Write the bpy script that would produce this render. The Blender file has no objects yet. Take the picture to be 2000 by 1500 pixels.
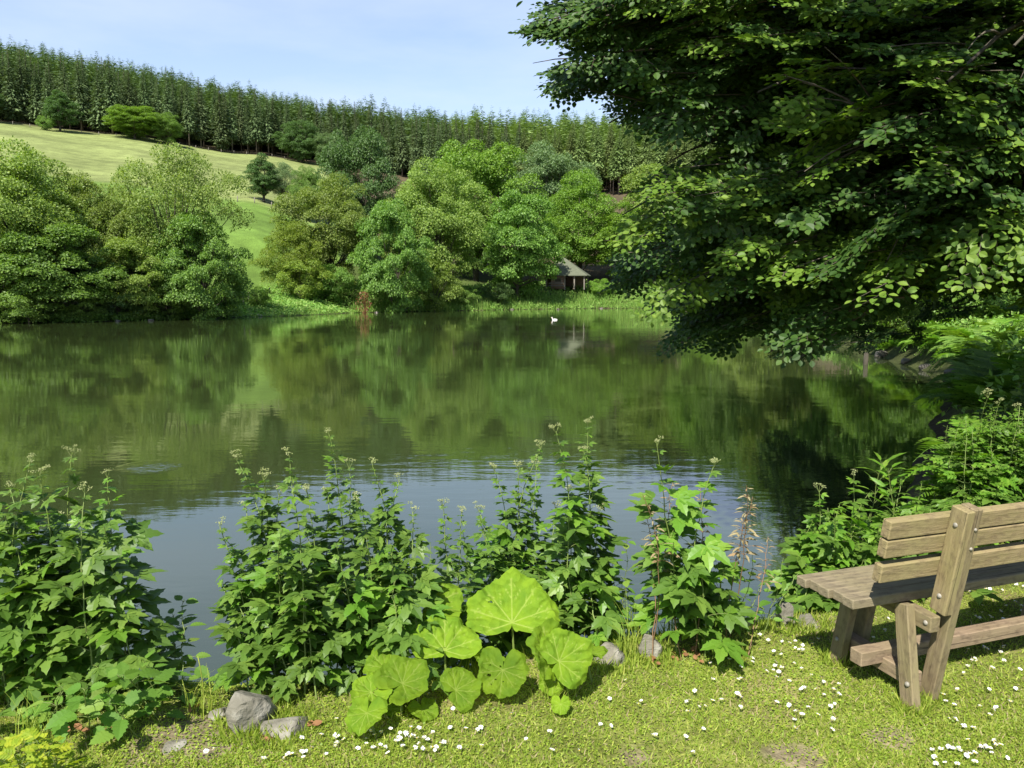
import bpy, math, random
import numpy as np
from mathutils import Vector, Matrix

S = bpy.context.scene
COL = S.collection
PI = math.pi
# ------------------------------------------------------------------ camera, sky, sun, exposure
F = 1502.0; PITCH = math.radians(6.75); EYE = 2.4; LAWN = 0.75
cam_d = bpy.data.cameras.new('camera'); cam = bpy.data.objects.new('camera', cam_d); COL.objects.link(cam)
cam.location = (0, 0, EYE); cam.rotation_euler = (PI/2-PITCH, 0, 0)
cam_d.sensor_width = 36; cam_d.lens = 36*F/2000; cam_d.clip_start = 0.05; cam_d.clip_end = 4000
S.camera = cam
SUN_AZ = math.radians(22)      # the way shadows fall, from +Y towards +X
SUN_EL = math.radians(50)
W = bpy.data.worlds.new('World'); S.world = W; W.use_nodes = True
wn = W.node_tree; wn.nodes.clear()
sky = wn.nodes.new('ShaderNodeTexSky'); sky.sky_type = 'NISHITA'; sky.sun_disc = False
sky.sun_elevation = SUN_EL; sky.sun_rotation = math.radians(180)+SUN_AZ
sky.air_density = 1.0; sky.dust_density = 0.6; sky.ozone_density = 2.2; sky.altitude = 200
tc = wn.nodes.new('ShaderNodeTexCoord'); mp = wn.nodes.new('ShaderNodeMapping'); mp.inputs['Scale'].default_value = (1.2, 1.2, 5)
mp.inputs['Rotation'].default_value = (0, 0.1, 0)
cn = wn.nodes.new('ShaderNodeTexNoise'); cn.inputs['Scale'].default_value = 1.6; cn.inputs['Detail'].default_value = 7; cn.inputs['Roughness'].default_value = .55
cr = wn.nodes.new('ShaderNodeMapRange'); cr.inputs[1].default_value = .40; cr.inputs[2].default_value = .78; cr.inputs[3].default_value = .35; cr.inputs[4].default_value = .95
mx = wn.nodes.new('ShaderNodeMix'); mx.data_type = 'RGBA'; mx.inputs['B'].default_value = (4.1, 4.6, 5.7, 1)
bg = wn.nodes.new('ShaderNodeBackground'); bg.inputs['Strength'].default_value = 0.10
wo = wn.nodes.new('ShaderNodeOutputWorld')
L = wn.links.new
sp = wn.nodes.new('ShaderNodeSeparateXYZ'); L(tc.outputs['Generated'], sp.inputs[0])
hi = wn.nodes.new('ShaderNodeMapRange'); hi.inputs[1].default_value = .22; hi.inputs[2].default_value = .55; hi.inputs[3].default_value = 1; hi.inputs[4].default_value = .10; L(sp.outputs['Z'], hi.inputs[0])
fm = wn.nodes.new('ShaderNodeMath'); fm.operation = 'MULTIPLY'; L(cr.outputs[0], fm.inputs[0]); L(hi.outputs[0], fm.inputs[1])
L(tc.outputs['Generated'], mp.inputs[0]); L(mp.outputs[0], cn.inputs['Vector']); L(cn.outputs['Fac'], cr.inputs[0])
L(fm.outputs[0], mx.inputs['Factor']); L(sky.outputs[0], mx.inputs['A']); L(mx.outputs['Result'], bg.inputs['Color']); L(bg.outputs[0], wo.inputs[0])
sun_d = bpy.data.lights.new('sun', 'SUN'); sun_d.energy = 5.0; sun_d.angle = math.radians(.55); sun_d.color = (1, .95, .86)
sun = bpy.data.objects.new('sun', sun_d); COL.objects.link(sun)
SV = Vector((math.sin(SUN_AZ)*math.cos(SUN_EL), math.cos(SUN_AZ)*math.cos(SUN_EL), -math.sin(SUN_EL)))
sun.rotation_euler = SV.to_track_quat('-Z', 'Y').to_euler(); sun.location = (-20, -50, 60)
S.view_settings.view_transform = 'Standard'; S.view_settings.look = 'None'; S.view_settings.gamma = 1
S.view_settings.exposure = 1.1
try:
    S.cycles.max_bounces = 8; S.cycles.transparent_max_bounces = 8; S.cycles.diffuse_bounces = 3; S.cycles.glossy_bounces = 3
except Exception: pass

def ray(px, py):
    u = (px-1000)/F; v = (750-py)/F
    return u, math.cos(PITCH)+v*math.sin(PITCH), -math.sin(PITCH)+v*math.cos(PITCH)
def atz(px, py, z):
    u, y, w = ray(px, py); t = (z-EYE)/w
    return np.array([u*t, y*t, z])
def atY(px, py, Y):
    u, y, w = ray(px, py); t = Y/y
    return np.array([u*t, Y, EYE+w*t])

# ------------------------------------------------------------------ helpers: tagging and mesh building
def tag(o, label=None, cat=None, group=None, kind=None):
    if label: o['label'] = label
    if cat: o['category'] = cat
    if group: o['group'] = group
    if kind: o['kind'] = kind
    return o
def empty(name, loc, rz=0):
    o = bpy.data.objects.new(name, None); COL.objects.link(o); o.location = tuple(float(c) for c in loc); o.rotation_euler = (0, 0, rz)
    o.empty_display_size = .1
    return o
def link(name, me, parent=None, loc=None, rz=0):
    o = bpy.data.objects.new(name, me); COL.objects.link(o)
    if parent is not None: o.parent = parent
    if loc is not None: o.location = tuple(float(c) for c in loc)
    if rz: o.rotation_euler = (0, 0, rz)
    return o

class MB:
    """collects polygons of any size with material indices; vertex arrays in numpy"""
    def __init__(s): s.v = []; s.f = []; s.n = 0; s.col = []
    def add(s, verts, faces, mi=0, smooth=False):
        verts = np.asarray(verts, float).reshape(-1, 3)
        if isinstance(faces, np.ndarray): groups = [faces]
        else:
            d = {}
            for f in faces: d.setdefault(len(f), []).append(f)
            groups = [np.array(x) for x in d.values()]
        for g in groups: s.f.append((g+s.n, mi, smooth))
        s.v.append(verts); s.n += len(verts)
    def mesh(s, name, mats):
        me = bpy.data.meshes.new(name)
        V = np.concatenate(s.v) if s.v else np.zeros((0, 3))
        nl = sum(g.size for g, _, _ in s.f); nf = sum(len(g) for g, _, _ in s.f)
        me.vertices.add(len(V)); me.loops.add(nl); me.polygons.add(nf)
        me.vertices.foreach_set('co', V.astype(np.float32).ravel())
        me.loops.foreach_set('vertex_index', np.concatenate([g.ravel() for g, _, _ in s.f]).astype(np.int32))
        sizes = np.concatenate([np.full(len(g), g.shape[1]) for g, _, _ in s.f])
        st = np.zeros(nf, np.int32); st[1:] = np.cumsum(sizes)[:-1]
        me.polygons.foreach_set('loop_start', st)
        me.polygons.foreach_set('material_index', np.concatenate([np.full(len(g), mi) for g, mi, _ in s.f]).astype(np.int32))
        me.polygons.foreach_set('use_smooth', np.concatenate([np.full(len(g), sm) for g, _, sm in s.f]))
        for m in (mats if isinstance(mats, (list, tuple)) else [mats]): me.materials.append(m)
        me.update(calc_edges=True); me.validate()
        return me
    def build(s, name, mats, parent=None, loc=None, rz=0): return link(name, s.mesh(name, mats), parent, loc, rz)

def unit(a):
    a = np.asarray(a, float); n = np.linalg.norm(a, axis=-1, keepdims=True); n[n < 1e-9] = 1; return a/n
def frames(d, n):
    """rotation matrices whose columns are side, d, normal (normal made square to d)"""
    d = unit(d); n = n-d*np.sum(n*d, -1, keepdims=True); n = unit(n); s = np.cross(d, n)
    return np.stack([s, d, n], -1)
def scatter(mb, tv, tf, R, P, sc, mi=0, smooth=False):
    tv = np.asarray(tv, float); N = len(P); sc = np.asarray(sc, float)
    if sc.ndim == 1: sc = sc[:, None]
    loc = tv[None]*sc[:, None, :] if sc.shape[1] == 3 else tv[None]*sc[:, :, None]
    V = np.einsum('nij,nkj->nki', R, loc)+P[:, None, :]
    off = (np.arange(N)*len(tv))[:, None, None]
    d = {}
    for f in tf: d.setdefault(len(f), []).append(f)
    base = mb.n; mb.v.append(V.reshape(-1, 3)); mb.n += N*len(tv)
    for g in d.values():
        g = np.array(g); mb.f.append(((g[None]+off).reshape(-1, g.shape[1])+base, mi, smooth))
def tube(mb, pts, rad, n=6, mi=0, cap=True):
    pts = np.asarray(pts, float); rad = np.asarray(rad, float); k = len(pts)
    t = np.gradient(pts, axis=0); t = unit(t)
    ref = np.array([0, 0, 1.]) if abs(t[0][2]) < .9 else np.array([1., 0, 0])
    a = unit(np.cross(t, ref)); b = np.cross(t, a)
    th = np.arange(n)*2*PI/n
    V = pts[:, None]+rad[:, None, None]*(np.cos(th)[None, :, None]*a[:, None]+np.sin(th)[None, :, None]*b[:, None])
    i = np.arange(k-1)[:, None]*n; j = np.arange(n)[None]; j2 = (j+1) % n
    q = np.stack([i+j, i+j2, i+n+j2, i+n+j], -1).reshape(-1, 4)
    mb.add(V.reshape(-1, 3), q, mi, True)
    if cap and n > 3:
        mb.f.append((np.array([list(range(n))[::-1]])+mb.n-k*n, mi, False)); mb.f.append((np.array([list(range(n))])+mb.n-n, mi, False))
def bez(a, b, c, n=8):
    t = np.linspace(0, 1, n)[:, None]; a, b, c = map(lambda q: np.asarray(q, float), (a, b, c))
    return a*(1-t)**2+2*b*t*(1-t)+c*t*t

def wob(x, y, sc, seed=0):
    """cheap smooth noise, about -1..1"""
    r = np.random.RandomState(seed); o = 0
    for k in range(6):
        a = r.uniform(0, 2*PI); fr = sc*(.6+.35*k); ph = r.uniform(0, 6.28)
        o = o+np.sin((x*math.cos(a)+y*math.sin(a))*fr+ph)/(1+.5*k)
    return o/2.2

# ------------------------------------------------------------------ materials
def newmat(name):
    m = bpy.data.materials.new(name); m.use_nodes = True; nt = m.node_tree; nt.nodes.clear()
    o = nt.nodes.new('ShaderNodeOutputMaterial'); return m, nt, o
def leafmat(name, c1, c2, c3=None, transl=.35, rough=.5, spec=.35, tint=.25, tcol=None):
    m, nt, out = newmat(name); N = nt.nodes.new; L = nt.links.new
    geo = N('ShaderNodeNewGeometry'); oi = N('ShaderNodeObjectInfo')
    rp = N('ShaderNodeValToRGB'); e = rp.color_ramp.elements
    e[0].position = 0; e[0].color = (*c1, 1); e[1].position = 1; e[1].color = (*(c3 or c2), 1)
    k = e.new(.6); k.color = (*c2, 1)
    hs = N('ShaderNodeHueSaturation'); mr = N('ShaderNodeMapRange'); mr.inputs[3].default_value = 1-tint; mr.inputs[4].default_value = 1+tint
    mh = N('ShaderNodeMapRange'); mh.inputs[3].default_value = .5-.004*tint*4; mh.inputs[4].default_value = .5+.022*tint*4
    L(geo.outputs['Random Per Island'], rp.inputs[0]); L(rp.outputs[0], hs.inputs['Color'])
    L(oi.outputs['Random'], mr.inputs[0]); L(mr.outputs[0], hs.inputs['Value']); L(oi.outputs['Random'], mh.inputs[0]); L(mh.outputs[0], hs.inputs['Hue'])
    nz = N('ShaderNodeTexNoise'); nz.inputs['Scale'].default_value = 60; nz.inputs['Detail'].default_value = 2
    mm = N('ShaderNodeMix'); mm.data_type = 'RGBA'; mm.blend_type = 'MULTIPLY'; mm.inputs['Factor'].default_value = .35
    L(hs.outputs[0], mm.inputs['A']); L(nz.outputs['Fac'], mm.inputs['B'])
    b = N('ShaderNodeBsdfPrincipled'); b.inputs['Roughness'].default_value = rough; b.inputs['Specular IOR Level'].default_value = spec
    L(mm.outputs['Result'], b.inputs['Base Color'])
    t = N('ShaderNodeBsdfTranslucent'); tg = N('ShaderNodeMix'); tg.data_type = 'RGBA'; tg.blend_type = 'MULTIPLY'; tg.inputs['Factor'].default_value = 1
    tg.inputs['B'].default_value = (*(tcol or (1.5, 1.6, .55)), 1); L(hs.outputs[0], tg.inputs['A']); L(tg.outputs['Result'], t.inputs['Color'])
    x = N('ShaderNodeMixShader'); x.inputs[0].default_value = transl; L(b.outputs[0], x.inputs[1]); L(t.outputs[0], x.inputs[2]); L(x.outputs[0], out.inputs[0])
    return m
def noisemat(name, c1, c2, scale=5, rough=.85, bump=.3, bscale=20, stretch=(1, 1, 1), c3=None, s3=1.5, spec=.3, dist=.02, coord='Object'):
    m, nt, out = newmat(name); N = nt.nodes.new; L = nt.links.new
    tc = N('ShaderNodeTexCoord'); mp = N('ShaderNodeMapping'); mp.inputs['Scale'].default_value = stretch
    L(tc.outputs[coord], mp.inputs[0])
    n1 = N('ShaderNodeTexNoise'); n1.inputs['Scale'].default_value = scale; n1.inputs['Detail'].default_value = 6; L(mp.outputs[0], n1.inputs['Vector'])
    r = N('ShaderNodeValToRGB'); r.color_ramp.elements[0].position = .3; r.color_ramp.elements[0].color = (*c1, 1); r.color_ramp.elements[1].position = .7; r.color_ramp.elements[1].color = (*c2, 1)
    L(n1.outputs['Fac'], r.inputs[0]); c = r.outputs[0]
    if c3:
        n3 = N('ShaderNodeTexNoise'); n3.inputs['Scale'].default_value = s3; n3.inputs['Detail'].default_value = 4; L(mp.outputs[0], n3.inputs['Vector'])
        q = N('ShaderNodeMapRange'); q.inputs[1].default_value = .5; q.inputs[2].default_value = .68; L(n3.outputs['Fac'], q.inputs[0])
        mxx = N('ShaderNodeMix'); mxx.data_type = 'RGBA'; mxx.inputs['B'].default_value = (*c3, 1); L(q.outputs[0], mxx.inputs['Factor']); L(c, mxx.inputs['A']); c = mxx.outputs['Result']
    b = N('ShaderNodeBsdfPrincipled'); b.inputs['Roughness'].default_value = rough; b.inputs['Specular IOR Level'].default_value = spec; L(c, b.inputs['Base Color'])
    n2 = N('ShaderNodeTexNoise'); n2.inputs['Scale'].default_value = bscale; n2.inputs['Detail'].default_value = 5; L(mp.outputs[0], n2.inputs['Vector'])
    bp = N('ShaderNodeBump'); bp.inputs['Strength'].default_value = bump; bp.inputs['Distance'].default_value = dist; L(n2.outputs['Fac'], bp.inputs['Height']); L(bp.outputs[0], b.inputs['Normal'])
    L(b.outputs[0], out.inputs[0]); return m

M = {}
M['bark'] = noisemat('bark', (.10, .085, .06), (.20, .18, .13), 6, .9, .6, 14, (1, 1, .25), dist=.05)
M['bark_dark'] = noisemat('bark_dark', (.035, .03, .022), (.08, .07, .05), 8, .9, .5, 20, (1, 1, .3))
M['spruce_bark'] = noisemat('spruce_bark', (.08, .065, .05), (.16, .13, .10), 2, .9, .4, 6, (1, 1, .3))
M['spruce'] = leafmat('spruce_needles', (.075, .115, .045), (.112, .160, .060), (.16, .21, .08), transl=.12, rough=.7, spec=.2, tint=.2)  # lighter, greyer green puts slight distance haze into the needle colour
M['spruce_light'] = leafmat('pine_needles', (0.110, 0.160, 0.044), (0.154, 0.209, 0.061), (0.220, 0.275, 0.088), transl=.15, rough=.7, spec=.2, tint=.2)
M['olive'] = leafmat('olive_leaves', (.13, .19, .034), (.20, .28, .05), (.27, .34, .065), transl=.36, tint=.14)
M['green'] = leafmat('green_leaves', (.095, .175, .030), (.15, .26, .043), (.22, .34, .06), transl=.36, tint=.12)
M['bright'] = leafmat('bright_leaves', (0.108, 0.203, 0.020), (0.162, 0.290, 0.030), (0.230, 0.351, 0.047), transl=.35, tint=.1)
M['dark'] = leafmat('dark_leaves', (.045, .090, .022), (.078, .145, .032), (.12, .20, .045), transl=.25, tint=.12)
M['yellow'] = leafmat('yellow_green_leaves', (.13, .20, .02), (.19, .27, .03), (.27, .33, .04), transl=.35, tint=.1)
M['grey'] = leafmat('grey_green_leaves', (0.090, 0.158, 0.053), (0.135, 0.217, 0.075), (0.195, 0.270, 0.105), transl=.25, tint=.1)
M['rust'] = leafmat('rust_leaves', (.16, .06, .03), (.22, .09, .04), (.15, .13, .04), transl=.2, tint=.05)
M['beech'] = leafmat('beech_leaves', (.030, .070, .012), (.046, .100, .017), (.075, .135, .024), transl=.2, rough=.5, spec=.22, tint=.05)
M['beech_sunlit'] = leafmat('sunlit_beech_leaves', (.085, .165, .018), (.125, .215, .028), (.18, .27, .04), transl=.28, rough=.5, spec=.2, tint=.05)  # lighter copy of the beech leaves, sunlight on the sprays painted into the colour
M['twig'] = noisemat('twig', (.05, .04, .03), (.12, .10, .075), 20, .8, .2, 40)
M['herb'] = leafmat('herb_leaves', (.070, .135, .020), (.110, .195, .030), (.165, .26, .042), transl=.34, rough=.45, spec=.3, tint=.08)
M['herb_light'] = leafmat('light_herb_leaves', (0.103, 0.218, 0.021), (0.149, 0.287, 0.029), (0.218, 0.345, 0.046), transl=.4, rough=.45, spec=.4, tint=.08)
M['herb_pale'] = leafmat('pale_herb_leaves', (.32, .27, .14), (.38, .31, .17), (.34, .21, .11), transl=.35, rough=.6, spec=.2, tint=.05, tcol=(1, 1, .8))
M['nettle'] = leafmat('nettle_leaves', (0.095, 0.196, 0.024), (0.135, 0.257, 0.034), (0.230, 0.311, 0.054), transl=.36, rough=.6, spec=.25, tint=.08)
M['lime'] = leafmat('lime_leaves', (.20, .29, .02), (.28, .36, .025), (.40, .42, .03), transl=.4, rough=.6, spec=.2, tint=.05)
M['stem'] = leafmat('stem_green', (.14, .20, .045), (.18, .24, .06), (.20, .22, .08), transl=.05, rough=.5, spec=.3, tint=.06)
M['stem_red'] = leafmat('stem_reddish', (.16, .11, .05), (.22, .13, .07), (.2, .12, .06), transl=.05, rough=.5, spec=.3, tint=.06)
M['bud'] = leafmat('flower_buds', (.36, .42, .16), (.46, .50, .22), (.56, .56, .32), transl=.3, rough=.7, spec=.2, tint=.05, tcol=(1.1, 1.1, .8))
M['fern'] = leafmat('fern_green', (0.095, 0.209, 0.024), (0.142, 0.284, 0.034), (0.216, 0.351, 0.041), transl=.38, rough=.5, spec=.3, tint=.12)
M['reed'] = leafmat('reed_green', (0.154, 0.294, 0.049), (0.210, 0.364, 0.070), (0.308, 0.406, 0.112), transl=.3, rough=.6, spec=.25, tint=.1)
M['grass'] = leafmat('grass_blades', (.20, .29, .035), (.27, .35, .045), (.40, .42, .09), transl=.35, rough=.55, spec=.25, tint=.02)
M['clover'] = leafmat('clover_leaves', (.19, .29, .03), (.26, .36, .04), (.36, .43, .06), transl=.35, rough=.5, spec=.3, tint=.02)
M['straw'] = leafmat('dry_grass', (.34, .28, .14), (.42, .35, .19), (.30, .24, .12), transl=.2, rough=.7, spec=.2, tint=.02, tcol=(1, 1, .8))
M['petal'] = noisemat('daisy_petals', (.62, .62, .60), (.72, .72, .70), 90, .6, 0, 10)
M['daisy_eye'] = noisemat('daisy_centre', (.75, .5, .03), (.85, .62, .05), 200, .7, 0, 10)
M['rock'] = noisemat('rock', (.10, .095, .07), (.19, .175, .14), 9, .9, 1.0, 22, c3=(.24, .23, .19), s3=14, dist=.02)
M['wet_stone'] = noisemat('wet_stone', (.06, .055, .045), (.12, .11, .09), 6, .8, .6, 20)
M['metal'] = noisemat('bolt_metal', (.16, .15, .12), (.26, .24, .20), 50, .5, .1, 60)
M['thatch'] = noisemat('roof_shingles', (.075, .085, .055), (.11, .12, .08), 3, .9, .5, 6, (1, 1, 3), dist=.05)
M['plank_brown'] = noisemat('hut_planks', (.13, .085, .055), (.24, .17, .12), 1.2, .8, .4, 5, (1, 1, 7))
M['post_grey'] = noisemat('grey_posts', (.13, .115, .095), (.22, .20, .17), 3, .85, .3, 12, (1, 1, .3))
M['duck'] = noisemat('duck_feathers', (.38, .36, .33), (.6, .58, .55), 20, .8, .1, 30)
M['duck_beak'] = noisemat('duck_beak', (.45, .26, .05), (.5, .3, .08), 20, .6, .1, 30)
M['litter'] = leafmat('fallen_leaves', (.20, .09, .04), (.26, .13, .06), (.32, .2, .08), transl=.1, rough=.8, spec=.2, tint=.02)

def woodmat(name, c1, c2, green):
    m, nt, out = newmat(name); N = nt.nodes.new; L = nt.links.new
    tc = N('ShaderNodeTexCoord')
    def nz(scale, st, det=6):
        mp = N('ShaderNodeMapping'); mp.inputs['Scale'].default_value = st; L(tc.outputs['Object'], mp.inputs[0])
        n = N('ShaderNodeTexNoise'); n.inputs['Scale'].default_value = scale; n.inputs['Detail'].default_value = det; n.inputs['Roughness'].default_value = .65; L(mp.outputs[0], n.inputs['Vector']); return n
    g = nz(14, (.35, 3.2, 3.2), 8)      # grain runs along each timber's own x axis
    r = N('ShaderNodeValToRGB'); r.color_ramp.elements[0].position = .32; r.color_ramp.elements[0].color = (*c1, 1); r.color_ramp.elements[1].position = .66; r.color_ramp.elements[1].color = (*c2, 1); L(g.outputs['Fac'], r.inputs[0])
    a = nz(5, (1, 2, 2), 5); q = N('ShaderNodeMapRange'); q.inputs[1].default_value = .38; q.inputs[2].default_value = .72; q.inputs[4].default_value = .75; L(a.outputs['Fac'], q.inputs[0])
    mi = N('ShaderNodeMix'); mi.data_type = 'RGBA'; mi.inputs['B'].default_value = (*green, 1); L(q.outputs[0], mi.inputs['Factor']); L(r.outputs[0], mi.inputs['A'])
    k = nz(40, (.5, 1, 1), 4); kr = N('ShaderNodeMapRange'); kr.inputs[1].default_value = .3; kr.inputs[2].default_value = .5; kr.inputs[3].default_value = .62; kr.inputs[4].default_value = 1; L(k.outputs['Fac'], kr.inputs[0])
    mu = N('ShaderNodeMix'); mu.data_type = 'RGBA'; mu.blend_type = 'MULTIPLY'; mu.inputs['Factor'].default_value = 1; L(mi.outputs['Result'], mu.inputs['A']); L(kr.outputs[0], mu.inputs['B'])
    b = N('ShaderNodeBsdfPrincipled'); b.inputs['Roughness'].default_value = .78; b.inputs['Specular IOR Level'].default_value = .3; L(mu.outputs['Result'], b.inputs['Base Color'])
    ck = nz(9, (.18, 7, 7), 3); cq = N('ShaderNodeMapRange'); cq.inputs[1].default_value = .335; cq.inputs[2].default_value = .375; cq.inputs[3].default_value = .35; cq.inputs[4].default_value = 1; L(ck.outputs['Fac'], cq.inputs[0])
    m2 = N('ShaderNodeMix'); m2.data_type = 'RGBA'; m2.blend_type = 'MULTIPLY'; m2.inputs['Factor'].default_value = 1; L(mu.outputs['Result'], m2.inputs['A']); L(cq.outputs[0], m2.inputs['B']); L(m2.outputs['Result'], b.inputs['Base Color'])
    bp = N('ShaderNodeBump'); bp.inputs['Strength'].default_value = .8; bp.inputs['Distance'].default_value = .006; L(g.outputs['Fac'], bp.inputs['Height']); L(bp.outputs[0], b.inputs['Normal'])
    L(b.outputs[0], out.inputs[0]); return m
M['rail'] = woodmat('bench_rail_wood', (.165, .122, .062), (.265, .205, .11), (.21, .19, .075))
M['leg'] = woodmat('bench_leg_wood', (.13, .096, .052), (.215, .168, .10), (.175, .155, .068))
M['seat'] = woodmat('bench_seat_wood', (.125, .10, .065), (.215, .175, .115), (.175, .155, .08))
M['stretcher'] = woodmat('bench_stretcher_wood', (0.152, 0.108, 0.068), (0.248, 0.180, 0.120), (0.208, 0.168, 0.096))

# ------------------------------------------------------------------ ground
SHORE = np.array([(-60, 56), (-47, 59), (-40.4, 60.9), (-35.6, 63), (-31.5, 67.7), (-27.3, 74.7), (-22, 83.2), (-18.7, 94), (-7, 105), (3.8, 115), (13.8, 121), (20, 119), (23, 105), (21, 80), (17.5, 50),
                  (14.2, 30.7), (12.5, 21.5), (8.6, 15), (5.9, 10.9), (3.9, 7.6), (2.7, 6.0), (1.75, 4.9), (1.0, 4.5), (.3, 4.35), (-.5, 4.05), (-1.1, 3.95), (-2, 4.1), (-3, 4.3), (-4.5, 4.7), (-9, 5), (-22, 7), (-40, 14), (-62, 34)])
def sdist(X, Y):
    """signed distance to the pond, positive on land"""
    P = SHORE; n = len(P); d = np.full(X.shape, 1e9); ins = np.zeros(X.shape, bool)
    for i in range(n):
        a = P[i]; b = P[(i+1) % n]; e = b-a
        t = np.clip(((X-a[0])*e[0]+(Y-a[1])*e[1])/(e@e), 0, 1)
        d = np.minimum(d, np.hypot(X-a[0]-t*e[0], Y-a[1]-t*e[1]))
        c = (a[1] > Y) != (b[1] > Y)
        with np.errstate(divide='ignore', invalid='ignore'):
            xi = a[0]+(Y-a[1])/(e[1] if e[1] else 1e-9)*e[0]
        ins ^= c & (X < xi)
    return np.where(ins, -d, d)
def zpy(py, Y): return atY(1000, py, Y)[2]
YN = np.array([40, 75, 110, 150, 200, 255, 300, 430, 620, 1500.])
def prof(pts):
    ys, zs = zip(*pts); return np.interp(YN, ys, zs)
PXN = np.array([-2500, -300, 0, 250, 500, 640, 900, 1150, 1500, 2100, 4500.])
PROF = np.array([
    prof([(40, 1), (75, 5), (150, 26), (255, 62), (430, zpy(130, 430)), (620, 90), (1500, 60)]),
    prof([(40, 1), (75, 5), (150, 27), (255, 64), (430, zpy(128, 430)), (620, 90), (1500, 60)]),
    prof([(40, 1), (75, 4), (110, 13), (150, 26), (200, 41), (255, zpy(236, 255)), (430, zpy(165, 430)), (620, 90), (1500, 60)]),
    prof([(40, 1), (75, 4), (110, 12), (150, 23), (200, 37), (262, zpy(267, 262)), (430, zpy(210, 430)), (620, 85), (1500, 60)]),
    prof([(40, 1), (75, zpy(552, 75)), (110, 9.5), (150, zpy(394, 150)), (200, 32), (290, zpy(303, 290)), (430, zpy(262, 430)), (620, 80), (1500, 60)]),
    prof([(40, 1), (75, 2), (110, 6), (150, 15), (200, 28), (300, zpy(321, 300)), (430, zpy(292, 430)), (620, 75), (1500, 60)]),
    prof([(40, 1), (110, 3), (150, 9), (200, 20), (255, 33), (300, zpy(350, 300)), (430, zpy(316, 430)), (620, 70), (1500, 50)]),
    prof([(40, 1), (120, 3), (150, 7), (200, 22), (240, zpy(372, 240)), (300, 44), (430, zpy(312, 430)), (620, 70), (1500, 50)]),
    prof([(40, 1.5), (120, 5), (150, 10), (200, 22), (240, 34), (300, 46), (430, zpy(318, 430)), (620, 72), (1500, 50)]),
    prof([(40, 4), (75, 9), (110, 14), (150, 20), (200, 32), (300, 55), (430, 82), (620, 80), (1500, 50)]),
    prof([(40, 6), (75, 14), (110, 22), (150, 32), (200, 45), (300, 65), (430, 90), (620, 80), (1500, 50)])])
def smooth(t): t = np.clip(t, 0, 1); return t*t*(3-2*t)
def height(X, Y):
    X = np.asarray(X, float); Y = np.asarray(Y, float)
    sd = sdist(X, Y)+.12*wob(X, Y, 2.3, 5)*smooth((Y-1)/3)+.25*wob(X, Y, .5, 6)*smooth((Y-9)/10)
    near = 1-smooth((Y-9)/14)
    # near lawn: steep stone-held bank
    zl = LAWN*smooth(sd/.95)**.8+.022*wob(X, Y, 3.1, 1)*smooth(sd*1.2)+.010*wob(X, Y, 9, 2)*smooth(sd*1.2)
    left = smooth((-X-18)/14)*smooth((Y-30)/20)
    farb = (3.1-1.7*left)*smooth(sd/9)+.12*wob(X, Y, .9, 3)*smooth(sd/2)
    rb = .55*smooth(sd/.7)+.17*np.clip(sd, 0, 60)
    rw = smooth((X-6)/5)*(1-smooth((Y-70)/45))
    farb = farb*(1-rw)+rb*rw
    px = 1000+F*X/np.maximum(Y, 20)
    ii = np.clip(np.searchsorted(PXN, px)-1, 0, len(PXN)-2); ft = smooth(np.clip((px-PXN[ii])/(PXN[ii+1]-PXN[ii]), 0, 1))*.5+np.clip((px-PXN[ii])/(PXN[ii+1]-PXN[ii]), 0, 1)*.5
    jj = np.clip(np.searchsorted(YN, Y)-1, 0, len(YN)-2); gt = np.clip((Y-YN[jj])/(YN[jj+1]-YN[jj]), 0, 1)
    tab = (PROF[ii, jj]*(1-ft)+PROF[ii+1, jj]*ft)*(1-gt)+(PROF[ii, jj+1]*(1-ft)+PROF[ii+1, jj+1]*ft)*gt
    tab = tab+.5*wob(X, Y, .06, 8)
    k = smooth((sd-7)/22)*smooth((Y-38)/30)
    zf = np.maximum(farb, 0)*(1-k)+tab*k
    z = zl*near+zf*(1-near)
    z = np.where(Y < 1, zl, z)
    zw = -.05-.9*smooth(-sd/2.5)
    return np.where(sd > 0, z, zw*smooth(-sd/.15)), sd, px, k
def hz(x, y): return float(height(np.array([x]), np.array([y]))[0][0])

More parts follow.
